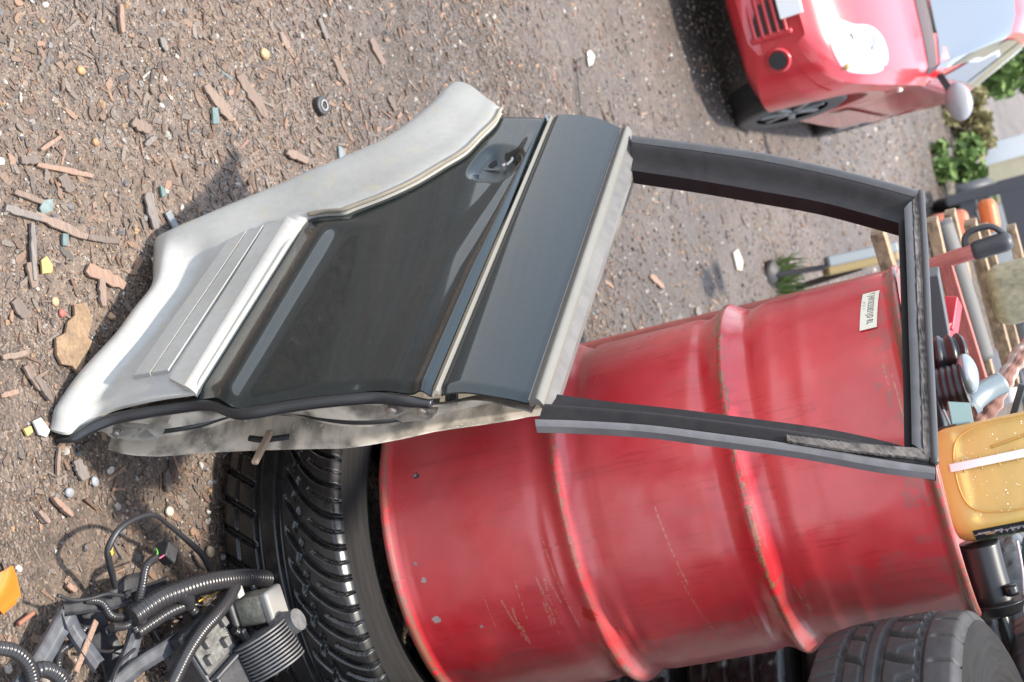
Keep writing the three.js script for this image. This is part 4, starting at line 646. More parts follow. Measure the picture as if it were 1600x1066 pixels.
// ------------------------------------------------------------------ timber and junk heap behind the drum
const woodTex = tex(256, 512, (u, v) => { const g = fbm(u * 26, v * 3, 4, 401), r = fbm(u * 6, v * 1.5, 3, 402); return mixc([0.15, 0.10, 0.06], [0.40, 0.28, 0.17], clamp(0.5 + (g - 0.5) * 1.8 + (r - 0.5))); });
const woodM = new THREE.MeshPhysicalMaterial({ map: woodTex, roughness: 0.8 }), woodGrey = new THREE.MeshPhysicalMaterial({ map: mottle([0.30, 0.25, 0.20], 0.7, 405, { freq: 30 }), roughness: 0.85 });
{
  // stack of pallets that carries the heap, hidden for the most part by the drum
  const PX = 0.68, PZ = -3.96;
  const labels = ['lowest pallet of the stack behind the red drum', 'second pallet up of the stack behind the drum', 'third pallet up of the stack behind the drum', 'fourth pallet up of the stack behind the drum', 'fifth pallet up of the stack behind the drum', 'top pallet of the stack behind the drum, under the loose boards'];
  for (let k = 0; k < 6; k++) {
    const p = thing('pallet', labels[k], 'pallet', [PX + 0.02 * (k % 3), k * 0.146, PZ], 'pallets stacked behind the drum'); p.rotation.y = 0.04 * (k % 2);
    for (let i = 0; i < 7; i++) part('slat', rbox(1.0, 0.022, 0.10, 0.003, 0, 0.132, -0.5 + i * 0.166), woodGrey, p);
    for (const x of [-0.45, 0, 0.45]) part('bearer', rbox(0.09, 0.095, 1.1, 0.004, x, 0.0725, 0), woodGrey, p);
    for (const z of [-0.5, 0, 0.5]) part('bottom_slat', rbox(1.0, 0.022, 0.10, 0.003, 0, 0.012, z), woodGrey, p);
  }
  // loose boards lying across the top, each a bit higher than the one before
  const boards = [[[1371, 360], [1432, 560], -3.28, 0.05, 0.030], [[1456, 342], [1520, 620], -3.42, 0.05, 0.026], [[1484, 330], [1549, 600], -3.62, 0.055, 0.026], [[1516, 346], [1584, 600], -3.80, 0.06, 0.030], [[1536, 352], [1592, 560], -3.95, 0.045, 0.024], [[1580, 354], [1650, 620], -4.12, 0.07, 0.024], [[1480, 346], [1530, 540], -3.55, 0.06, 0.02]];
  const bl = ['pale board end nearest the drum rim', 'pale split board behind the red bar', 'long pale board running under the black grip', 'rough pale board behind the black grip', 'narrow brown board beside the rough pale board', 'wide pale plank at the back of the heap', 'grey weathered board between the pale boards'];
  boards.forEach(([a, b, z, w, h], k) => { const A = atZ(a[0], a[1], z), B = atZ(b[0], b[1], z - 0.10); single('loose_board', bar(A, B, w, h), k === 6 ? woodGrey : woodM, bl[k], 'board', 'loose boards on the heap behind the drum'); });
  // bearer blocks that lift the boards
  for (const [k, x] of [[0, 0.28], [1, 0.62]]) single('bearer_beam', bar(new V3(x, 0.90, -3.3), new V3(x, 1.02, -4.35), 0.08, 0.05), woodGrey, k ? 'grey beam propping the loose boards beside the tyres' : 'grey beam propping the loose boards beside the tool grip', 'beam');
  // red steel barrow: flat bar, upright tube, black grip with guard
  const Z = -3.18, tl = thing('hand_truck', 'red tube-framed hand truck with black looped grip', 'hand truck', [0.12, 0, Z]); const rel = (x, y, z = Z) => atZ(x, y, z).sub(tl.position);
  const redP = new THREE.MeshPhysicalMaterial({ map: mottle([0.33, 0.085, 0.065], 0.6, 411, { freq: 30, specks: [0.3, 0.2, 0.14], speckAmt: 0.04 }), roughness: 0.55 });
  part('cross_bar', bar(rel(1476, 412), rel(1546, 640, Z - 0.08), 0.026, 0.030), redP, tl);
  const ft = rel(1455, 416); part('upright', sweep([new V3(ft.x - 0.01, 0.01, 0), new V3(ft.x - 0.005, 0.5, 0), ft, rel(1484, 405), rel(1520, 394)], 0.0165, { n: 40, m: 14 }), redP, tl);
  part('upright', sweep([new V3(ft.x + 0.33, 0.01, 0), new V3(ft.x + 0.33, 0.9, -0.04), rel(1540, 625, Z - 0.07)], 0.0165, { n: 30, m: 14 }), redP, tl);
  const blk = new THREE.MeshPhysicalMaterial({ map: mottle([0.035, 0.036, 0.04], 0.7, 413, { freq: 40, specks: [0.3, 0.3, 0.32], speckAmt: 0.03 }), roughness: 0.5 });
  const gp = part('grip', sweep([rel(1517, 395), rel(1550, 384), rel(1582, 375)], t => 0.021 * (1 - 0.5 * Math.pow(2 * t - 1, 8)), { n: 30, m: 14 }), blk, tl);
  part('guard', sweep([rel(1509, 392), rel(1508, 372), rel(1517, 362), rel(1545, 354), rel(1553, 355), rel(1578, 373)], 0.0065, { n: 50, m: 8 }), blk, gp);
  part('toe_plate', rbox(0.42, 0.012, 0.2, 0.004, ft.x + 0.16, 0.02, 0.07), redP, tl);
  // bright red plastic cover and grey tool case
  single('plastic_cover', merge([bar(atZ(1464, 535, -2.92), atZ(1484, 520, -2.95), 0.05, 0.030), bar(atZ(1482, 522, -2.95), atZ(1490, 470, -2.98), 0.05, 0.026)]), mat(0.55, 0.015, 0.03, 0.4), 'bright red bent plastic cover behind the window frame', 'cover');
  single('tool_case', bar(atZ(1452, 425, -2.86), atZ(1470, 525, -2.90), 0.05, 0.035), mat(0.07, 0.075, 0.08, 0.5), 'grey flat tool case leaning behind the drum lid', 'case');
  single('support_crate', rbox(0.34, 0.98, 0.16, 0.01).translate(0.33, 0.49, -2.94), woodGrey, 'tall grey wooden crate close behind the drum', 'crate');
  // orange and dark machines farther back
  const mw = thing('mower', 'orange machine with dark deck behind the pale boards', 'machine', [0.5, 0, -5.9]);
  const r2 = (x, y, z) => atZ(x, y, z).sub(mw.position), or = mat(0.48, 0.12, 0.03, 0.5);
  part('hood', bar(r2(1532, 340, -5.9), r2(1560, 334, -5.9), 0.13, 0.14, new V3(0, 0, 1), 0.03), or, mw); part('riser', bar(r2(1470, 365, -5.9), r2(1530, 345, -5.9), 0.06, 0.05), mat(0.1, 0.1, 0.1, 0.6), mw); part('hood', bar(r2(1455, 362, -5.7), r2(1512, 350, -5.75), 0.12, 0.12, new V3(0, 0, 1), 0.03), mat(0.40, 0.12, 0.06, 0.6), mw);
  part('deck', rbox(0.7, 0.45, 0.5, 0.04, 0.12, 0.58, 0), mat(0.07, 0.07, 0.075, 0.6), mw);
  for (const x of [0, 0.5]) part('wheel', new THREE.TorusGeometry(0.14, 0.05, 12, 28).rotateY(Math.PI / 2).translate(x, 0.19, 0.2), rubber, mw);
  part('engine', rbox(0.2, 0.22, 0.2, 0.03, 0.1, 0.9, 0.0), mat(0.35, 0.33, 0.33, 0.5), mw);
  part('frame', [rbox(0.5, 0.05, 0.4, 0.01, 0.25, 0.36, 0.05), rbox(0.04, 0.3, 0.04, 0.01, 0.02, 0.3, 0.2), rbox(0.04, 0.3, 0.04, 0.01, 0.48, 0.3, 0.2)], mat(0.05, 0.05, 0.05, 0.6), mw);
  // cream weathered can standing among the boards
  const cn = thing('jerry_can', 'cream weathered plastic can standing between the boards', 'can', atZ(1562, 462, -3.72));
  part('body', new RoundedBoxGeometry(0.15, 0.26, 0.10, 4, 0.035).translate(0, 0.11, 0), new THREE.MeshPhysicalMaterial({ map: mottle([0.28, 0.25, 0.16], 0.6, 421, { freq: 20 }), roughness: 0.6 }), cn); part('cap', new THREE.CylinderGeometry(0.025, 0.025, 0.03, 18).translate(0.03, 0.255, 0), mat(0.1, 0.1, 0.1, 0.5), cn);
  // dark grey drainpipe lengths lying over the boards
  single('grey_pipe', sweep([atZ(1470, 348, -3.5), atZ(1500, 440, -3.52), atZ(1536, 560, -3.56)], 0.026, { n: 30, m: 16 }), mat(0.11, 0.105, 0.10, 0.7), 'dull grey pipe lying across the pale boards', 'pipe');
}
// ------------------------------------------------------------------ things standing on the drum lid
{
  const lidZ = p => p;   // spots are given on the lid
  // yellow oil jug
  const jug = thing('oil_jug', 'yellow plastic oil jug with clear level strip on the drum lid', 'oil jug', drumTop(0.062, 0.10, 0.006)); jug.quaternion.copy(drumQ); jug.rotateY(-0.36);
  const yel = new THREE.MeshPhysicalMaterial({ map: mottle([0.50, 0.34, 0.085], 0.16, 431, { freq: 20 }), roughness: 0.42, clearcoat: 0.2, clearcoatRoughness: 0.4, side: THREE.DoubleSide });
  const JH = 0.31, hw = 0.085, hd = 0.062;
  const sect = (y, n = 56) => { const k = y < 0.02 ? 0.9 + 0.1 * Math.sqrt(clamp(y / 0.02)) : y > 0.20 ? mix(1, 0.42, smooth(0.20, 0.30, y)) : 1; return Array.from({ length: n + 1 }, (_, i) => { const a = i / n * 6.28318, c = Math.cos(a), s = Math.sin(a), e = 0.42; const x = Math.sign(c) * Math.pow(Math.abs(c), e) * hw * k, z = Math.sign(s) * Math.pow(Math.abs(s), e) * hd * (0.6 + 0.4 * k); 
    const panel = s > 0.3 ? -0.004 * smooth(0.03, 0.04, y) * (1 - smooth(0.17, 0.18, y)) * (1 - smooth(0.066, 0.074, Math.abs(x))) : 0; return new V3(x, y, z + panel); }); };
  const ys = []; for (let i = 0; i <= 60; i++) ys.push(JH * i / 60);
  part('body', slab(ys.map(y => sect(y))), yel, jug);
  part('base', (() => { const s = new THREE.Shape(sect(0.001).map(p => new THREE.Vector2(p.x, p.z))); return new THREE.ShapeGeometry(s).rotateX(Math.PI / 2).translate(0, 0.001, 0); })(), yel, jug);
  part('neck', new THREE.CylinderGeometry(0.024, 0.026, 0.03, 24).translate(-0.02, JH + 0.012, 0), yel, jug); part('cap', new THREE.CylinderGeometry(0.03, 0.03, 0.03, 24).translate(-0.02, JH + 0.04, 0), mat(0.03, 0.03, 0.03, 0.5), jug);
  part('handle', sweep([[0.05, 0.20, 0], [0.085, 0.26, 0], [0.06, 0.31, 0], [0.0, 0.31, 0]], 0.014, { n: 24, m: 12 }), yel, jug);
  // level strip on the face with tick marks
  part('level_strip', rbox(0.013, 0.255, 0.004, 0.002, -0.015, 0.142, hd + 0.0005), mat(0.70, 0.68, 0.63, 0.25), jug);
  for (let i = 0; i < 9; i++) part('level_tick', rbox(0.022, 0.0015, 0.003, 0.0006, -0.015, 0.035 + i * 0.026, hd + 0.0005), mat(0.48, 0.29, 0.06, 0.4), jug);
  part('panel_line', [sweep([[-0.07, 0.20, hd - 0.002], [-0.069, 0.06, hd - 0.001], [-0.05, 0.03, hd], [0.04, 0.026, hd], [0.06, 0.05, hd - 0.001], [0.066, 0.19, hd - 0.002]], 0.0014, { n: 60, m: 6 }), sweep([[0.03, 0.20, hd - 0.002], [0.036, 0.15, hd - 0.003], [0.06, 0.11, hd - 0.002]], 0.002, { n: 24, m: 6 }), sweep([[-0.035, 0.08, hd - 0.003], [-0.045, 0.14, hd - 0.003], [-0.066, 0.19, hd - 0.004]], 0.002, { n: 24, m: 6 })], mat(0.42, 0.24, 0.045, 0.5), jug);
  // wrap-round label on the narrow side
  const cv = document.createElement('canvas'); cv.width = 512; cv.height = 512; const x = cv.getContext('2d');
  x.fillStyle = '#23272a'; x.fillRect(0, 0, 512, 512); for (let i = 0; i < 900; i++) { const R = hash(i, 5), Q = hash(i, 6); x.strokeStyle = ['#5d8a45', '#86ad63', '#3e6733', '#a9c48a'][i % 4]; x.lineWidth = 2; x.beginPath(); x.moveTo(300 + 212 * R, 512 * Q); x.lineTo(300 + 212 * R + 40 * (hash(i, 7) - 0.3), 512 * Q + 60 * (hash(i, 8) - 0.5)); x.stroke(); }
  x.save(); x.translate(256, 256); x.rotate(-Math.PI / 2); x.translate(-256, -256);
  x.fillStyle = '#e8e8e4'; x.fillRect(0, 96, 512, 9); x.font = 'bold 40px sans-serif'; x.fillText('5W-30', 18, 84); x.font = '22px sans-serif'; x.fillText('MOTOR OIL', 165, 78); x.fillStyle = '#d79a35'; x.fillRect(50, 124, 44, 44); x.fillStyle = '#cfc8cc'; for (let i = 0; i < 10; i++) { x.fillRect(116 + i * 26, 124, 14, 16); x.fillRect(119 + i * 26, 146, 6, 60); } x.strokeStyle = '#e8e8e4'; x.lineWidth = 7; x.beginPath(); x.ellipse(440, 140, 40, 17, 0, 0, 7); x.stroke(); x.restore();
  const lt = new THREE.CanvasTexture(cv); lt.colorSpace = THREE.SRGBColorSpace;
  const F = [], U = []; for (let i = 0; i <= 10; i++) { const f = [], u = []; for (let j = 0; j <= 12; j++) { const y = mix(0.025, 0.19, j / 12), z = mix(0.045, -0.05, i / 10); const s = Math.sign(z) * Math.pow(Math.abs(z / hd), 1 / 0.42), c = Math.sqrt(Math.max(0, 1 - s * s)); f.push(new V3(Math.pow(c, 0.42) * hw + 0.0008, y, z)); u.push([i / 10, j / 12]); } F.push(f); U.push(u); }
  const lb = part('label', slab(F, null, U), new THREE.MeshPhysicalMaterial({ map: lt, roughness: 0.35, side: THREE.DoubleSide }), jug); lb.userData.label = 'dark printed label with white lines and green grass picture';
  // rain beads
  const R = rng(441), drops = []; const dg = new THREE.SphereGeometry(1, 7, 4, 0, 6.2832, 0, Math.PI / 2).rotateX(Math.PI / 2); for (let i = 0; i < 90; i++) { const s = 0.0005 + 0.0009 * R() * R(); drops.push(dg.clone().scale(s, s, s * 0.6).translate(mix(-0.065, 0.065, R()), mix(0.02, 0.20, R()), hd - 0.0005)); }
  meta(part('rain_drops', merge(drops), mat(0.78, 0.74, 0.66, 0.08), jug), null, null, null, 'stuff');

  // black shock absorber lying on the lid edge
  const bk = mat(0.010, 0.010, 0.011, 0.38);
  const so = drumTop(0.175, 0.06, 0.0), sh = thing('shock_absorber', 'glossy black shock absorber lying on the drum lid below the jug', 'shock absorber', so);
  part('tube', sweep([[-0.02, 0.034, 0.03], [0.03, 0.034, 0.03], [0.085, 0.036, 0.028]], 0.030, { n: 12, m: 28 }), bk, sh);
  part('spring_seat', sweep([[0.075, 0.04, 0.03], [0.088, 0.04, 0.03], [0.096, 0.04, 0.03]], t => 0.045 - 0.012 * t, { n: 6, m: 32 }), bk, sh);
  part('rod', sweep([[0.09, 0.040, 0.03], [0.18, 0.046, 0.03]], 0.009, { n: 6, m: 14 }), mat(0.06, 0.06, 0.06, 0.35, { metalness: 0.7 }), sh);
  part('bracket', sweep([[0.05, 0.066, 0.052], [0.066, 0.066, 0.052]], 0.010, { n: 3, m: 16 }), bk, sh);
  part('cable', sweep([[-0.01, 0.09, 0.03], [0.04, 0.086, 0.028], [0.105, 0.072, 0.022]], 0.0025, { n: 20, m: 8 }), mat(0.45, 0.44, 0.43, 0.35, { metalness: 0.5 }), sh);

  // black engine bits, pipes, bracket and stick at the other side of the lid
  const on = (px, py, z) => atZ(px, py, z);
  const b1 = thing('air_duct', 'black ribbed plastic air duct lying on the drum lid', 'duct', drumTop(-0.05, -0.10, 0.01));
  const q = b1.position, rl = (x, y, z) => atZ(x, y, z).sub(q);
  part('duct', sweep([rl(1452, 560, -2.50), rl(1478, 556, -2.50), rl(1506, 552, -2.51)], (t, l) => 0.032 + 0.003 * Math.sin(l * 420), { n: 60, m: 20 }), mat(0.022, 0.021, 0.024, 0.35), b1);
  part('foot', rbox(0.10, 0.02, 0.06, 0.008, 0.0, 0.0, 0.0), mat(0.03, 0.03, 0.03, 0.5), b1);
  const b2 = thing('oil_filter', 'black crinkled canister with shiny silver end on the lid', 'canister', drumTop(0.0, -0.02, 0.004)); const q2 = b2.position, r2 = (x, y, z) => atZ(x, y, z).sub(q2);
  part('can', sweep([r2(1466, 611, -2.44), r2(1490, 606, -2.44), r2(1510, 601, -2.44)], (t, l) => 0.036 + 0.0015 * Math.sin(l * 600), { n: 30, m: 26 }), bk, b2);
  part('silver_end', new THREE.SphereGeometry(0.033, 20, 14).scale(1, 0.5, 1).translate(...r2(1512, 584, -2.45).toArray()), mat(0.30, 0.34, 0.36, 0.35, { metalness: 0.6 }), b2);
  single('silver_pipe', merge([sweep([on(1508, 640, -2.47), on(1535, 615, -2.50), on(1566, 598, -2.52)], 0.019, { n: 24, m: 22 }), sweep([on(1511, 637, -2.473), on(1521, 628, -2.48)], 0.0205, { n: 4, m: 22 })]), mat(0.26, 0.29, 0.30, 0.38, { metalness: 0.7 }), 'shiny silver pipe propped on the junk over the lid', 'pipe');
  single('wood_wedge', new THREE.ExtrudeGeometry((() => { const s = new THREE.Shape(); s.moveTo(-0.016, 0); s.lineTo(0.02, 0); s.lineTo(0.008, 0.05); s.lineTo(-0.002, 0.055); return s; })(), { depth: 0.012, bevelEnabled: true, bevelSize: 0.002, bevelThickness: 0.002, bevelSegments: 2 }).translate(...drumTop(0.0, 0.06, 0.004).toArray()), woodM, 'small pointed wood wedge standing on the drum lid', 'wedge');
  single('steel_bracket', merge([bar(on(1478, 668, -2.36), on(1502, 664, -2.38), 0.004, 0.05), bar(on(1484, 650, -2.37), on(1520, 652, -2.39), 0.05, 0.004), bar(on(1474, 640, -2.37), on(1490, 676, -2.36), 0.012, 0.004)]), mat(0.13, 0.19, 0.185, 0.45, { metalness: 0.4 }), 'blue-green folded steel bracket beside the yellow jug', 'bracket');
  const stickT = new THREE.MeshPhysicalMaterial({ map: tex(256, 256, (u, v) => { const n = fbm(u * 8, v * 14, 4, 451); return n > 0.54 ? [0.36, 0.30, 0.26] : n > 0.44 ? [0.30, 0.17, 0.14] : [0.20, 0.10, 0.08]; }), bumpMap: tex(256, 256, (u, v) => fbm(u * 12, v * 40, 4, 452), { srgb: false }), bumpScale: 0.006, roughness: 0.9 });
  single('rusty_rod', sweep([on(1510, 672, -2.50), on(1545, 640, -2.52), on(1572, 590, -2.55), on(1600, 548, -2.58), on(1630, 515, -2.6)], (t, l) => 0.015 + 0.0014 * Math.sin(l * 130) + 0.0012 * Math.sin(l * 310), { n: 70, m: 14 }), stickT, 'flaky pink rusty rod poking up behind the jug', 'rod');
  single('dark_lever', merge([bar(on(1582, 655, -2.55), on(1598, 600, -2.55), 0.009, 0.012), bar(on(1575, 662, -2.54), on(1620, 650, -2.56), 0.007, 0.012)]), mat(0.05, 0.055, 0.06, 0.35, { metalness: 0.4 }), 'dark steel lever between the rusty rod and jug', 'lever');
}
// ------------------------------------------------------------------ wiring and plastic heap in front of the tyre
{
  const G = (x, y, h) => onGround(x, y, h);
  const conduit = new THREE.MeshPhysicalMaterial({ color: rgb(0.024, 0.023, 0.024), roughness: 0.3, side: THREE.DoubleSide }), tape = mat(0.020, 0.020, 0.022, 0.45);
  const plastic = new THREE.MeshPhysicalMaterial({ map: mottle([0.055, 0.057, 0.064], 0.7, 501, { freq: 30, specks: [0.3, 0.3, 0.32], speckAmt: 0.03 }), roughness: 0.55, side: THREE.DoubleSide });
  const black = new THREE.MeshPhysicalMaterial({ map: mottle([0.03, 0.03, 0.033], 0.8, 503, { freq: 30, specks: [0.25, 0.25, 0.25], speckAmt: 0.03 }), roughness: 0.45, side: THREE.DoubleSide });
  const alu = new THREE.MeshPhysicalMaterial({ map: mottle([0.12, 0.12, 0.122], 0.7, 505, { freq: 40 }), roughness: 0.6, metalness: 0.3, side: THREE.DoubleSide });
  const corr = (pts, r, pitch = 0.0052, d = 0.12) => { const v = pts.map(p => G(...p)); let L = 0; for (let i = 1; i < v.length; i++) L += v[i].distanceTo(v[i - 1]); const n = Math.min(600, Math.ceil(L / pitch * 7)); return sweep(v, (t, l) => r * (1 - d + d * Math.pow(Math.abs(Math.cos(Math.PI * l / pitch)), 0.6)), { n, m: 18 }); };
  const hs = thing('wiring_harness', 'bundle of black corrugated wiring conduits lying on the plastic scrap', 'wiring harness', G(300, 960, 0)); const ho = hs.position.clone();
  const add = (name, g, m, p = hs) => part(name, g.translate(-ho.x, -ho.y, -ho.z), m, p);
  const mainC = add('main_conduit', corr([[205, 966, 0.075], [247, 937, 0.09], [282, 923, 0.10], [317, 912, 0.105], [352, 906, 0.105], [388, 903, 0.10], [430, 906, 0.095]], 0.0148, 0.0075, 0.13), conduit);
  add('open_end', new THREE.TorusGeometry(0.014, 0.0022, 8, 28).rotateY(1.2).translate(...G(434, 906, 0.095).toArray()), conduit, mainC);
  add('branch_conduit', corr([[212, 990, 0.06], [240, 971, 0.07], [262, 957, 0.078], [284, 947, 0.085]], 0.010, 0.0058), conduit);
  add('branch_conduit', corr([[366, 916, 0.105], [353, 941, 0.11], [335, 964, 0.11], [317, 984, 0.105], [294, 1018, 0.095], [268, 1070, 0.08]], 0.0108, 0.0042, 0.06), conduit);
  add('branch_conduit', corr([[285, 942, 0.075], [300, 954, 0.078], [316, 974, 0.07]], 0.0085, 0.005), conduit);
  add('branch_conduit', corr([[282, 978, 0.06], [300, 980, 0.062], [322, 955, 0.06], [340, 945, 0.055]], 0.006, 0.004), conduit);
  add('branch_conduit', corr([[337, 1000, 0.06], [342, 985, 0.068], [346, 968, 0.07]], 0.0085, 0.0048), conduit);
  add('branch_conduit', corr([[352, 1001, 0.06], [368, 992, 0.065], [376, 975, 0.07], [377, 955, 0.07], [381, 930, 0.08]], 0.0062, 0.0042), conduit);
  add('branch_conduit', corr([[214, 950, 0.07], [222, 915, 0.085], [228, 886, 0.09], [243, 872, 0.085]], 0.0062, 0.004, 0.08), conduit);
  add('branch_conduit', corr([[300, 1075, 0.06], [318, 1040, 0.085], [345, 1022, 0.09], [372, 1000, 0.09], [384, 975, 0.085]], 0.007, 0.0045), conduit);
  add('branch_conduit', corr([[330, 1080, 0.06], [352, 1050, 0.09], [360, 1020, 0.10], [350, 985, 0.10], [330, 962, 0.095]], 0.0055, 0.004), conduit);
  add('branch_conduit', corr([[392, 912, 0.10], [398, 935, 0.10], [388, 960, 0.095], [392, 990, 0.09]], 0.006, 0.0042), conduit);
  add('ground_strap', sweep([G(440, 915, 0.10), G(446, 935, 0.11), G(436, 955, 0.105), G(420, 968, 0.1)], 0.003, { n: 24, m: 8 }), mat(0.2, 0.11, 0.06, 0.6));
  { const R = rng(77); for (let i = 0; i < 16; i++) { const x = 120 + 330 * R(), y = 930 + 130 * R(), h = 0.02 + 0.06 * R() + (x > 330 ? 0.03 : 0), pts = [[x, y, h]]; let a = R() * 6.28; for (let k = 0; k < 4; k++) { a += (R() - 0.5) * 1.8; const q = pts[k]; pts.push([clamp(q[0] + 26 * Math.cos(a), 90, 430), Math.max(905, q[1] + 26 * Math.sin(a)), clamp(q[2] + (R() - 0.5) * 0.02, 0.012, 0.11)]); } add(i % 3 ? 'loose_wire' : 'branch_conduit', i % 3 ? sweep(pts.map(p => G(...p)), 0.0016 + 0.0016 * R(), { n: 40, m: 7 }) : corr(pts, 0.005 + 0.002 * R(), 0.004), i % 3 ? tape : conduit); } }
  add('taped_joint', sweep([G(279, 926, 0.1), G(290, 934, 0.095), G(292, 946, 0.085)], 0.0125, { n: 14, m: 14 }), tape);
  const lp = add('wire_loop', sweep([[180, 918, 0.05], [175, 898, 0.06], [170, 876, 0.075], [169, 858, 0.085], [183, 831, 0.095], [211, 811, 0.10], [240, 805, 0.10], [261, 819, 0.09], [296, 848, 0.075], [317, 869, 0.065], [333, 896, 0.06], [350, 905, 0.07]].map(p => G(...p)), t => 0.0042 + 0.0009 * Math.sin(t * 9), { n: 140, m: 12 }), tape);
  add('yellow_tape', sweep([G(169.5, 858, 0.085), G(171, 866, 0.08)], 0.0056, { n: 4, m: 14 }), mat(0.62, 0.36, 0.03, 0.5), lp);
  add('connector', merge([bar(G(252, 858, 0.05), G(268, 872, 0.05), 0.026, 0.022), bar(G(258, 846, 0.045), G(262, 860, 0.05), 0.014, 0.014)]), black);
  add('green_wire', sweep([G(243, 870, 0.075), G(246, 864, 0.07), G(244, 858, 0.065)], 0.0013, { n: 10, m: 6 }), mat(0.1, 0.45, 0.05, 0.4)); add('pink_wire', sweep([G(244, 875, 0.075), G(250, 872, 0.07), G(256, 868, 0.06)], 0.0013, { n: 10, m: 6 }), mat(0.55, 0.12, 0.2, 0.4));
  add('thin_wire', sweep([G(310, 940, 0.07), G(328, 932, 0.075), G(342, 925, 0.08)], 0.0014, { n: 10, m: 6 }), mat(0.5, 0.3, 0.03, 0.4)); add('thin_wire', sweep([G(305, 945, 0.068), G(322, 945, 0.072), G(338, 928, 0.08)], 0.0014, { n: 12, m: 6 }), mat(0.35, 0.3, 0.25, 0.4));
  // conduits at the edge of the heap
  const h2 = thing('wiring_conduit', 'ribbed black conduit curling out from under the grey bracket', 'conduit', G(40, 1030, 0)); const o2 = h2.position.clone();
  part('conduit', corr([[-40, 1012, 0.03], [0, 1013, 0.045], [22, 1018, 0.05], [40, 1033, 0.05], [50, 1058, 0.045], [52, 1090, 0.04]], 0.0098, 0.0055).translate(-o2.x, 0, -o2.z), conduit, h2);
  part('conduit', corr([[50, 1052, 0.03], [68, 1046, 0.04], [88, 1054, 0.045], [100, 1072, 0.04]], 0.0115, 0.0048).translate(-o2.x, 0, -o2.z), conduit, h2);
  // moulded grey brackets: flat ribbed bars
  const flat = (pts, w, th) => { const v = pts.map(p => G(p[0], p[1], p[2])), cv = new THREE.CatmullRomCurve3(v, false, 'centripetal'), n = 40, F = [], B = []; for (let i = 0; i <= n; i++) { const p = cv.getPointAt(i / n), t = cv.getTangentAt(i / n), s = new V3(0, 1, 0).cross(t).normalize(), f = [], b = []; for (let j = -3; j <= 3; j++) { const k = j / 3 * w / 2 * (pts[0][3] ? mix(pts[0][3], 1, Math.min(1, i / n * 3)) : 1), lift = Math.abs(j) === 3 ? 0.006 : 0; f.push(p.clone().addScaledVector(s, k).add(new V3(0, lift, 0))); b.push(p.clone().addScaledVector(s, k).add(new V3(0, lift - th, 0))); } F.push(f); B.push(b); } return slab(F, B); };
  const bk = thing('plastic_bracket', 'grey moulded plastic bracket frame under the wiring conduits', 'bracket', G(200, 1010, 0)); const ob = bk.position.clone(); const ab = (n, g, m = plastic, p = bk) => part(n, g.translate(-ob.x, -ob.y, -ob.z), m, p);
  ab('arm', flat([[212, 958, 0.062], [210, 985, 0.06], [200, 1020, 0.05], [178, 1072, 0.04]], 0.026, 0.005));
  const long = ab('arm', flat([[168, 1080, 0.045], [215, 1040, 0.055], [250, 1018, 0.06], [300, 984, 0.062]], 0.024, 0.006));
  ab('bolt_hole', new THREE.CylinderGeometry(0.008, 0.008, 0.004, 20).translate(...G(281, 996, 0.066).toArray()), mat(0.01, 0.01, 0.01, 0.8), long);
  ab('collar', sweep([G(214, 950, 0.062), G(213, 970, 0.066)], 0.014, { n: 8, m: 18 }));
  const fr = thing('plastic_tray', 'dusty dark grey plastic tray frame lying beside the ribbed conduit', 'tray', G(110, 985, 0)); const of = fr.position.clone(); const af = (n, g, m = plastic, p = fr) => part(n, g.translate(-of.x, -of.y, -of.z), m, p);
  af('rim', flat([[30, 1075, 0.03], [62, 1030, 0.035], [88, 985, 0.04], [104, 958, 0.045]], 0.030, 0.006)); af('rim', flat([[100, 952, 0.045], [130, 948, 0.048], [165, 944, 0.05], [205, 932, 0.05]], 0.020, 0.006), black);
  af('strut', flat([[100, 955, 0.04], [112, 985, 0.042], [130, 1012, 0.045], [152, 1042, 0.045]], 0.024, 0.006)); af('strut', flat([[165, 944, 0.04], [195, 915, 0.05], [222, 908, 0.05]], 0.026, 0.005), black); af('shell', flat([[205, 935, 0.035], [240, 925, 0.04], [262, 915, 0.04]], 0.03, 0.005), black);
  af('floor', flat([[120, 960, 0.012], [150, 990, 0.012], [176, 1040, 0.012], [180, 1080, 0.012]], 0.05, 0.004), black); af('screw_boss', new THREE.TorusGeometry(0.0055, 0.0018, 8, 20).rotateX(Math.PI / 2).translate(...G(170, 986, 0.022).toArray()), plastic);
  // fuse box
  const C = atZ(395, 1035, -1.875), fb = thing('fuse_box', 'black and grey fuse box with square holes beside the finned part', 'fuse box', [C.x, C.y - 0.095, C.z]); fb.rotation.set(0.1, 0.3, 0.12); fb.scale.setScalar(0.85);
  part('housing', rbox(0.15, 0.07, 0.11, 0.008, -0.03, 0.045, 0.02), black, fb); part('lid', rbox(0.055, 0.012, 0.10, 0.004, 0.022, 0.087, 0.015), black, fb); part('edge_rail', rbox(0.005, 0.018, 0.105, 0.002, -0.008, 0.088, 0.015), alu, fb); part('edge_rail', rbox(0.003, 0.016, 0.105, 0.001, 0.051, 0.088, 0.015), alu, fb);
  for (const z of [-0.02, 0.035]) part('square_hole', rbox(0.010, 0.003, 0.009, 0.001, 0.03, 0.0935, z), mat(0.006, 0.006, 0.006, 0.8), fb);
  part('face_plate', rbox(0.072, 0.006, 0.09, 0.003, -0.055, 0.083, 0.025), new THREE.MeshPhysicalMaterial({ map: mottle([0.09, 0.088, 0.08], 1.0, 511, { freq: 16 }), roughness: 0.6 }), fb);
  for (const [x, z] of [[-0.07, -0.02], [-0.04, 0.0], [-0.065, 0.04], [-0.04, 0.055]]) part('relay', rbox(0.018, 0.016, 0.014, 0.003, x, 0.09, z), mat(0.09, 0.085, 0.08, 0.5), fb);
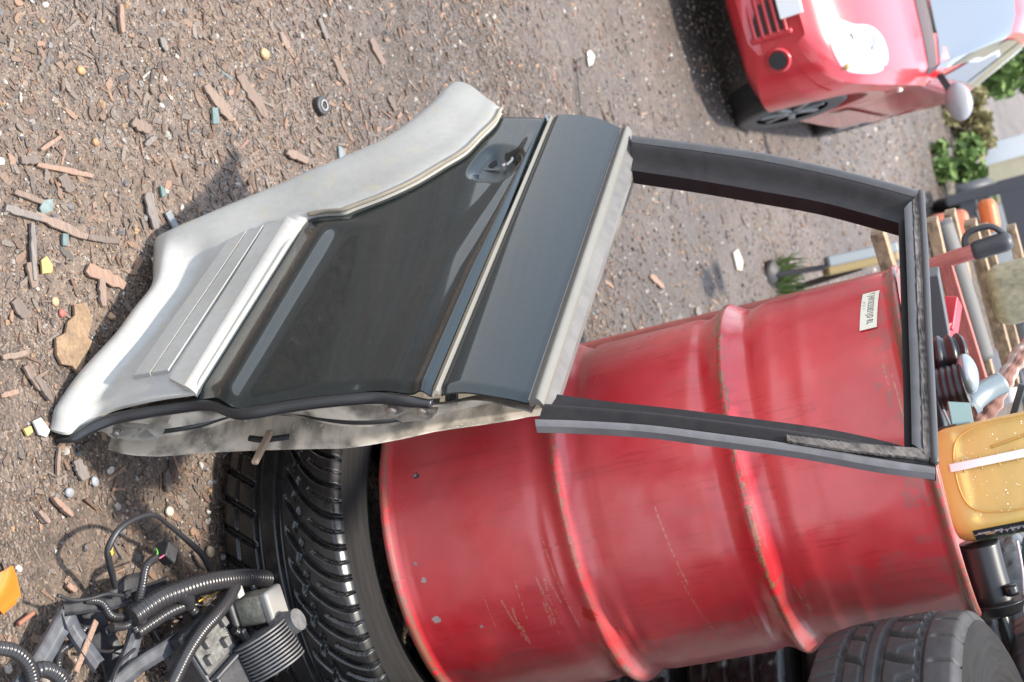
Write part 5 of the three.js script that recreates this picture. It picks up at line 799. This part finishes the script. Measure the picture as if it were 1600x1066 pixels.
  part('clip', rbox(0.03, 0.014, 0.012, 0.003, -0.02, 0.092, -0.045), black, fb);
  // connector block with beige casing
  const D = atZ(412, 945, -1.95), cb = thing('connector_block', 'beige and grey connector block under the conduit end', 'connector', [D.x, D.y - 0.075, D.z]); cb.rotation.y = 0.1;
  part('casing', rbox(0.046, 0.05, 0.045, 0.006, 0.002, 0.060, 0.0), new THREE.MeshPhysicalMaterial({ map: mottle([0.24, 0.22, 0.17], 0.7, 513, { freq: 16 }), roughness: 0.55 }), cb); part('collar', rbox(0.052, 0.016, 0.05, 0.006, 0.002, 0.093, 0.0), mat(0.22, 0.21, 0.20, 0.5), cb); part('foot', rbox(0.06, 0.04, 0.06, 0.008, 0, 0.02, 0.005), black, cb); part('white_plug', rbox(0.02, 0.016, 0.018, 0.003, -0.034, 0.05, 0.022), mat(0.42, 0.40, 0.37, 0.5), cb); part('latch', sweep([[0.02, 0.10, -0.01], [0.04, 0.10, 0.0], [0.045, 0.09, 0.015], [0.03, 0.085, 0.02]], 0.004, { n: 16, m: 8 }), mat(0.35, 0.34, 0.33, 0.4), cb);
  // finned aluminium part
  const E = atZ(456, 1022, -1.915), al = thing('finned_housing', 'dusty grey finned aluminium housing against the tyre tread', 'engine part', [E.x, E.y - 0.085, E.z]); al.rotation.set(0, 0.15, 0.25); al.scale.setScalar(0.8);
  part('drum', new THREE.CylinderGeometry(0.048, 0.048, 0.075, 40).rotateZ(Math.PI / 2).translate(-0.0, 0.05, 0.0), alu, al);
  for (let i = 0; i < 11; i++) part('fin', new THREE.CylinderGeometry(0.0585, 0.0585, 0.0032, 48).rotateZ(Math.PI / 2).translate(-0.036 + i * 0.0072, 0.059, 0.0), alu, al);
  part('boss', [new THREE.CylinderGeometry(0.022, 0.026, 0.04, 28).translate(-0.02, 0.105, -0.045), rbox(0.05, 0.03, 0.05, 0.01, -0.02, 0.085, -0.045)], alu, al);
}
// ------------------------------------------------------------------ single finds on the dirt
{
  const R = rng(601);
  const wm = [[0.14, 0.098, 0.076], [0.17, 0.12, 0.093], [0.105, 0.08, 0.066], [0.20, 0.125, 0.09], [0.135, 0.115, 0.103]].map((c, i) => new THREE.MeshPhysicalMaterial({ map: tex(128, 128, (u, v) => { const n = fbm(u * 4, v * 40, 4, 610 + i); return c.map(x => x * (0.6 + 0.8 * n)); }), roughness: 0.8, side: THREE.DoubleSide }));
  const L = a => { const c = a.reduce((s, p) => s.add(p), new V3()).multiplyScalar(1 / a.length); return c; };
  function poly(pts, th, lift = 0.002) {      // flat ragged piece from a ground outline
    const P = pts.map(p => onGround(p[0], p[1])), y = groundH(P[0].x, P[0].z) + lift, s = new THREE.Shape(P.map(p => new THREE.Vector2(p.x, -p.z))); s.closePath();
    const g = new THREE.ExtrudeGeometry(s, { depth: th, bevelEnabled: true, bevelSize: 0.0008, bevelThickness: 0.0008, bevelSegments: 1 }).rotateX(-Math.PI / 2).translate(0, y, 0); const uv = g.attributes.uv; for (let i = 0; i < uv.count; i++) uv.setXY(i, uv.getX(i) * 14, uv.getY(i) * 14); return g;
  }
  function chip(x0, y0, x1, y1, w) { { const dx = x1 - x0, dy = y1 - y0, l = Math.hypot(dx, dy), nx = -dy / l * w / 2, ny = dx / l * w / 2, n = 8, a = [], b = [], sk = (R() - 0.5) * 0.5; for (let i = 0; i <= n; i++) { const t = i / n, k = (0.35 + 0.65 * Math.pow(Math.sin(Math.PI * clamp(t * 0.8 + 0.12 + sk * 0.2)), 0.6)); const u = k * (0.7 + 0.5 * R()), v = k * (0.7 + 0.5 * R()), j = (R() - 0.5) * 0.05; a.push([x0 + dx * (t + j) + nx * u, y0 + dy * (t + j) + ny * u]); b.unshift([x0 + dx * (t + j * 0.5) - nx * v, y0 + dy * (t + j * 0.5) - ny * v]); } return a.concat(b); } const dx = x1 - x0, dy = y1 - y0, l = Math.hypot(dx, dy), nx = -dy / l * w / 2, ny = dx / l * w / 2, q = () => 0.75 + 0.5 * R(); const a = [], n = 5; for (let i = 0; i <= n; i++) a.push([x0 + dx * i / n + nx * q() * (i === 0 || i === n ? 0.8 : 1), y0 + dy * i / n + ny * q()]); for (let i = n; i >= 0; i--) a.push([x0 + dx * i / n - nx * q(), y0 + dy * i / n - ny * q() * (i === 0 || i === n ? 0.6 : 1)]); return a; }
  const chips = [[375, 118, 415, 182, 15], [318, 135, 356, 187, 14], [30, 252, 56, 250, 13], [57, 258, 143, 276, 8], [5, 325, 62, 343, 11], [22, 300, 80, 322, 9], [52, 336, 132, 372, 12], [135, 371, 182, 378, 9], [133, 420, 190, 448, 20], [227, 302, 240, 358, 13], [206, 190, 232, 206, 15], [446, 238, 478, 252, 12], [95, 275, 110, 300, 16], [187, 8, 190, 52, 6], [46, 350, 50, 440, 7], [45, 412, 52, 450, 14], [155, 435, 158, 480, 10], [20, 470, 40, 495, 16], [62, 235, 92, 215, 6], [250, 60, 258, 80, 8], [35, 575, 60, 610, 12], [0, 560, 40, 552, 8], [50, 590, 72, 625, 9], [0, 620, 25, 612, 8], [225, 228, 240, 215, 8], [525, 90, 545, 130, 9], [440, 50, 452, 75, 8], [90, 788, 106, 806, 10], [78, 780, 106, 808, 7], [115, 720, 130, 750, 15], [300, 862, 316, 890, 8], [70, 818, 55, 800, 6], [255, 740, 258, 768, 8], [100, 915, 112, 925, 8], [500, 28, 512, 60, 6], [580, 60, 600, 100, 9], [85, 745, 88, 700, 4], [610, 150, 620, 172, 8], [1015, 430, 1035, 450, 8], [1090, 480, 1095, 505, 8]];
  for (const [k, c] of chips.entries()) { const g = poly(chip(...c), 0.0022 + 0.003 * R(), 0.001 + 0.003 * R()); single('wood_chip', g, wm[k % 5], k % 5 === 3 ? 'orange-brown splintered wood chip lying flat on the dirt' : k % 5 === 4 ? 'greyish weathered wood chip lying flat on the dirt' : 'brown wood chip lying flat on the dirt', 'wood chip', 'loose wood chips on the dirt'); }
  single('bark_sheet', poly([[111, 478], [130, 475], [139, 502], [131, 529], [138, 535], [129, 556], [119, 587], [108, 573], [91, 570], [84, 556], [83, 530], [98, 522], [101, 505], [112, 495]], 0.004, 0.004), new THREE.MeshPhysicalMaterial({ map: mottle([0.17, 0.108, 0.062], 0.6, 621, { freq: 20 }), roughness: 0.75, side: THREE.DoubleSide }), 'large ragged brown bark sheet beside the white door sill', 'bark');
  const fl = [[[0.12, 0.155, 0.145], [[66, 314], [80, 312], [79, 330], [64, 336], [60, 326]], 'pale teal plastic flake among the chips'], [[0.09, 0.125, 0.125], [[96, 366], [104, 367], [103, 385], [96, 384]], 'small teal plastic strip near the bark'], [[0.10, 0.14, 0.135], [[328, 170], [336, 170], [338, 194], [329, 195]], 'grey-green slate flake beside two long chips'], [[0.08, 0.125, 0.115], [[246, 292], [252, 296], [255, 306], [249, 309]], 'bright teal shard near the arch cladding'], [[0.13, 0.155, 0.16], [[528, 228], [535, 232], [536, 250], [530, 252]], 'blue-grey shard near the wheel arch'], [[0.34, 0.25, 0.09], [[62, 408], [70, 402], [79, 416], [78, 426], [64, 428]], 'yellow foam crumb on the chips'], [[0.40, 0.39, 0.35], [[47, 660], [58, 655], [72, 674], [67, 684], [56, 680]], 'white plastic piece at the door corner'], [[0.42, 0.29, 0.09], [[33, 672], [43, 668], [46, 676], [38, 682]], 'small yellow piece near the door corner'], [[0.16, 0.17, 0.18], [[255, 335], [262, 330], [275, 355], [268, 360]], 'dark grey stone sliver by the sill corner']];
  for (const [c, p, l] of fl) single('flake', poly(p, 0.003, 0.003), new THREE.MeshPhysicalMaterial({ map: mottle(c, 0.4, 631, { size: 64, freq: 8 }), roughness: 0.6, side: THREE.DoubleSide }), l, 'flake');
  for (const [x, y, r, c, l] of [[128, 110, 7, [0.30, 0.18, 0.08], 'orange rounded pebble in the pale chips'], [413, 84, 8, [0.30, 0.21, 0.11], 'ochre pebble near the long chip'], [150, 222, 6, [0.28, 0.15, 0.07], 'small orange pebble on dark dirt'], [84, 472, 7, [0.36, 0.22, 0.12], 'brown pebble beside the bark sheet'], [95, 490, 6, [0.26, 0.07, 0.05], 'red pebble beside the bark sheet'], [262, 800, 9, [0.42, 0.36, 0.28], 'cream stone beside the wire loop'], [327, 862, 10, [0.24, 0.19, 0.13], 'mossy brown stone against the tyre'], [106, 770, 9, [0.20, 0.20, 0.21], 'grey rounded stone on the dirt'], [146, 752, 9, [0.22, 0.23, 0.25], 'blue-grey rounded stone on the dirt']]) {
    const p = onGround(x, y), q = onGround(x, y + r), rr = p.distanceTo(q), g = new THREE.IcosahedronGeometry(rr, 2), a = g.attributes.position; for (let i = 0; i < a.count; i++) { const n = 0.8 + 0.4 * vnoise(a.getX(i) * 90 + x, a.getY(i) * 90 + a.getZ(i) * 70, 641); a.setXYZ(i, a.getX(i) * n, a.getY(i) * n * 0.6, a.getZ(i) * n); } g.computeVertexNormals(); g.translate(p.x, groundH(p.x, p.z) + rr * 0.3, p.z);
    single('stone', g, new THREE.MeshPhysicalMaterial({ map: mottle(c, 0.5, 643, { size: 64, freq: 8 }), roughness: 0.65 }), l, 'stone');
  }
  // black rubber bush
  const cp = onGround(499, 166), cap = thing('rubber_bush', 'round black rubber bush with a metal ring lying on the dirt', 'rubber bush', [cp.x, groundH(cp.x, cp.z) + 0.002, cp.z]); cap.rotation.set(0.12, 0, -0.12);
  const lathe = pr => new THREE.LatheGeometry(pr.map(p => new THREE.Vector2(...p)), 40);
  part('disc', lathe([[0.001, 0.004], [0.0185, 0.004], [0.019, 0.002], [0.021, 0.001], [0.021, 0.012], [0.019, 0.015], [0.013, 0.016], [0.012, 0.014], [0.001, 0.012]]), mat(0.03, 0.03, 0.032, 0.55), cap);
  part('ring', new THREE.TorusGeometry(0.0105, 0.0017, 10, 32).rotateX(Math.PI / 2).translate(0, 0.0165, 0), mat(0.28, 0.28, 0.27, 0.5), cap); part('hole', new THREE.CylinderGeometry(0.0032, 0.0032, 0.004, 16).translate(0, 0.0135, 0), mat(0.01, 0.01, 0.01, 0.7), cap);
  // rusty washer
  const wp = onGround(50, 780); single('washer', (() => { const s = new THREE.Shape(); s.absarc(0, 0, 0.0105, 0, 6.2832); const h = new THREE.Path(); h.absarc(0, 0, 0.0022, 0, 6.2832, true); s.holes.push(h); return new THREE.ExtrudeGeometry(s, { depth: 0.0025, bevelEnabled: true, bevelSize: 0.0006, bevelThickness: 0.0006, bevelSegments: 2, curveSegments: 32 }).rotateX(-Math.PI / 2).rotateZ(0.15).translate(wp.x, groundH(wp.x, wp.z) + 0.005, wp.z); })(), new THREE.MeshPhysicalMaterial({ map: mottle([0.22, 0.095, 0.05], 0.6, 651, { size: 64, freq: 10 }), roughness: 0.85 }), 'rusty brown steel washer lying on the dirt', 'washer');
  // orange leaf, curled
  const lf = (() => { const F = [], B = [], rows = [[-12, 888], [22, 886], [30, 915], [33, 938], [12, 965], [-2, 952]]; const out = [[[-14, 902], [20, 884]], [[-14, 912], [26, 900]], [[-14, 922], [30, 918]], [[-14, 934], [33, 934]], [[-10, 944], [24, 948]], [[-2, 952], [10, 966]]]; for (const [i, [a, b]] of out.entries()) { const f = [], k = []; for (let j = 0; j <= 8; j++) { const h = 0.012 + 0.014 * Math.sin(j / 8 * 2.4 + i * 0.5) + 0.004 * Math.sin(i * 2 + j); const p = onGround(mix(a[0], b[0], j / 8), mix(a[1], b[1], j / 8), h); f.push(p); k.push(p.clone().add(new V3(0, -0.0012, 0))); } F.push(f); B.push(k); } return slab(F, B); })();
  single('orange_leaf', lf, new THREE.MeshPhysicalMaterial({ map: tex(128, 128, (u, v) => { const n = fbm(u * 10, v * 10, 4, 661); return n > 0.60 ? [0.22, 0.07, 0.015] : mixc([0.38, 0.11, 0.012], [0.50, 0.20, 0.025], clamp(n * 1.4 - 0.2)); }), roughness: 0.45, side: THREE.DoubleSide }), 'bright orange curled dead leaf on the dirt', 'leaf');
  single('red_stick', sweep([onGround(28, 976, 0.01), onGround(40, 967, 0.011), onGround(52, 958, 0.012)], 0.0035, { n: 12, m: 8 }), mat(0.22, 0.09, 0.055, 0.7), 'short reddish stick near the orange leaf', 'stick');
  single('flat_stick', bar(onGround(150, 970, 0.05), onGround(118, 1050, 0.045), 0.010, 0.004), wm[3], 'split brown stick lying through the plastic tray', 'stick');
  single('old_wire', sweep([[921, 88, 0.004], [908, 92, 0.006], [901, 100, 0.006], [903, 125, 0.004], [906, 160, 0.005], [909, 190, 0.004], [912, 230, 0.004]].map(p => onGround(...p)), 0.0022, { n: 50, m: 6 }), mat(0.03, 0.03, 0.03, 0.5), 'thin black wire trailing over the track', 'wire');
  single('dry_leaf', poly([[916, 82], [921, 79], [928, 88], [925, 100], [919, 104], [917, 94]], 0.002, 0.006), mat(0.42, 0.38, 0.31, 0.7), 'pale dry leaf at the end of the black wire', 'leaf');
  single('pale_stick', poly([[1143, 396], [1150, 390], [1158, 410], [1156, 424], [1149, 422]], 0.006, 0.004), mat(0.36, 0.33, 0.28, 0.7), 'pale flat stick on the track behind the drum', 'stick');
}
renderer.render(scene, camera);
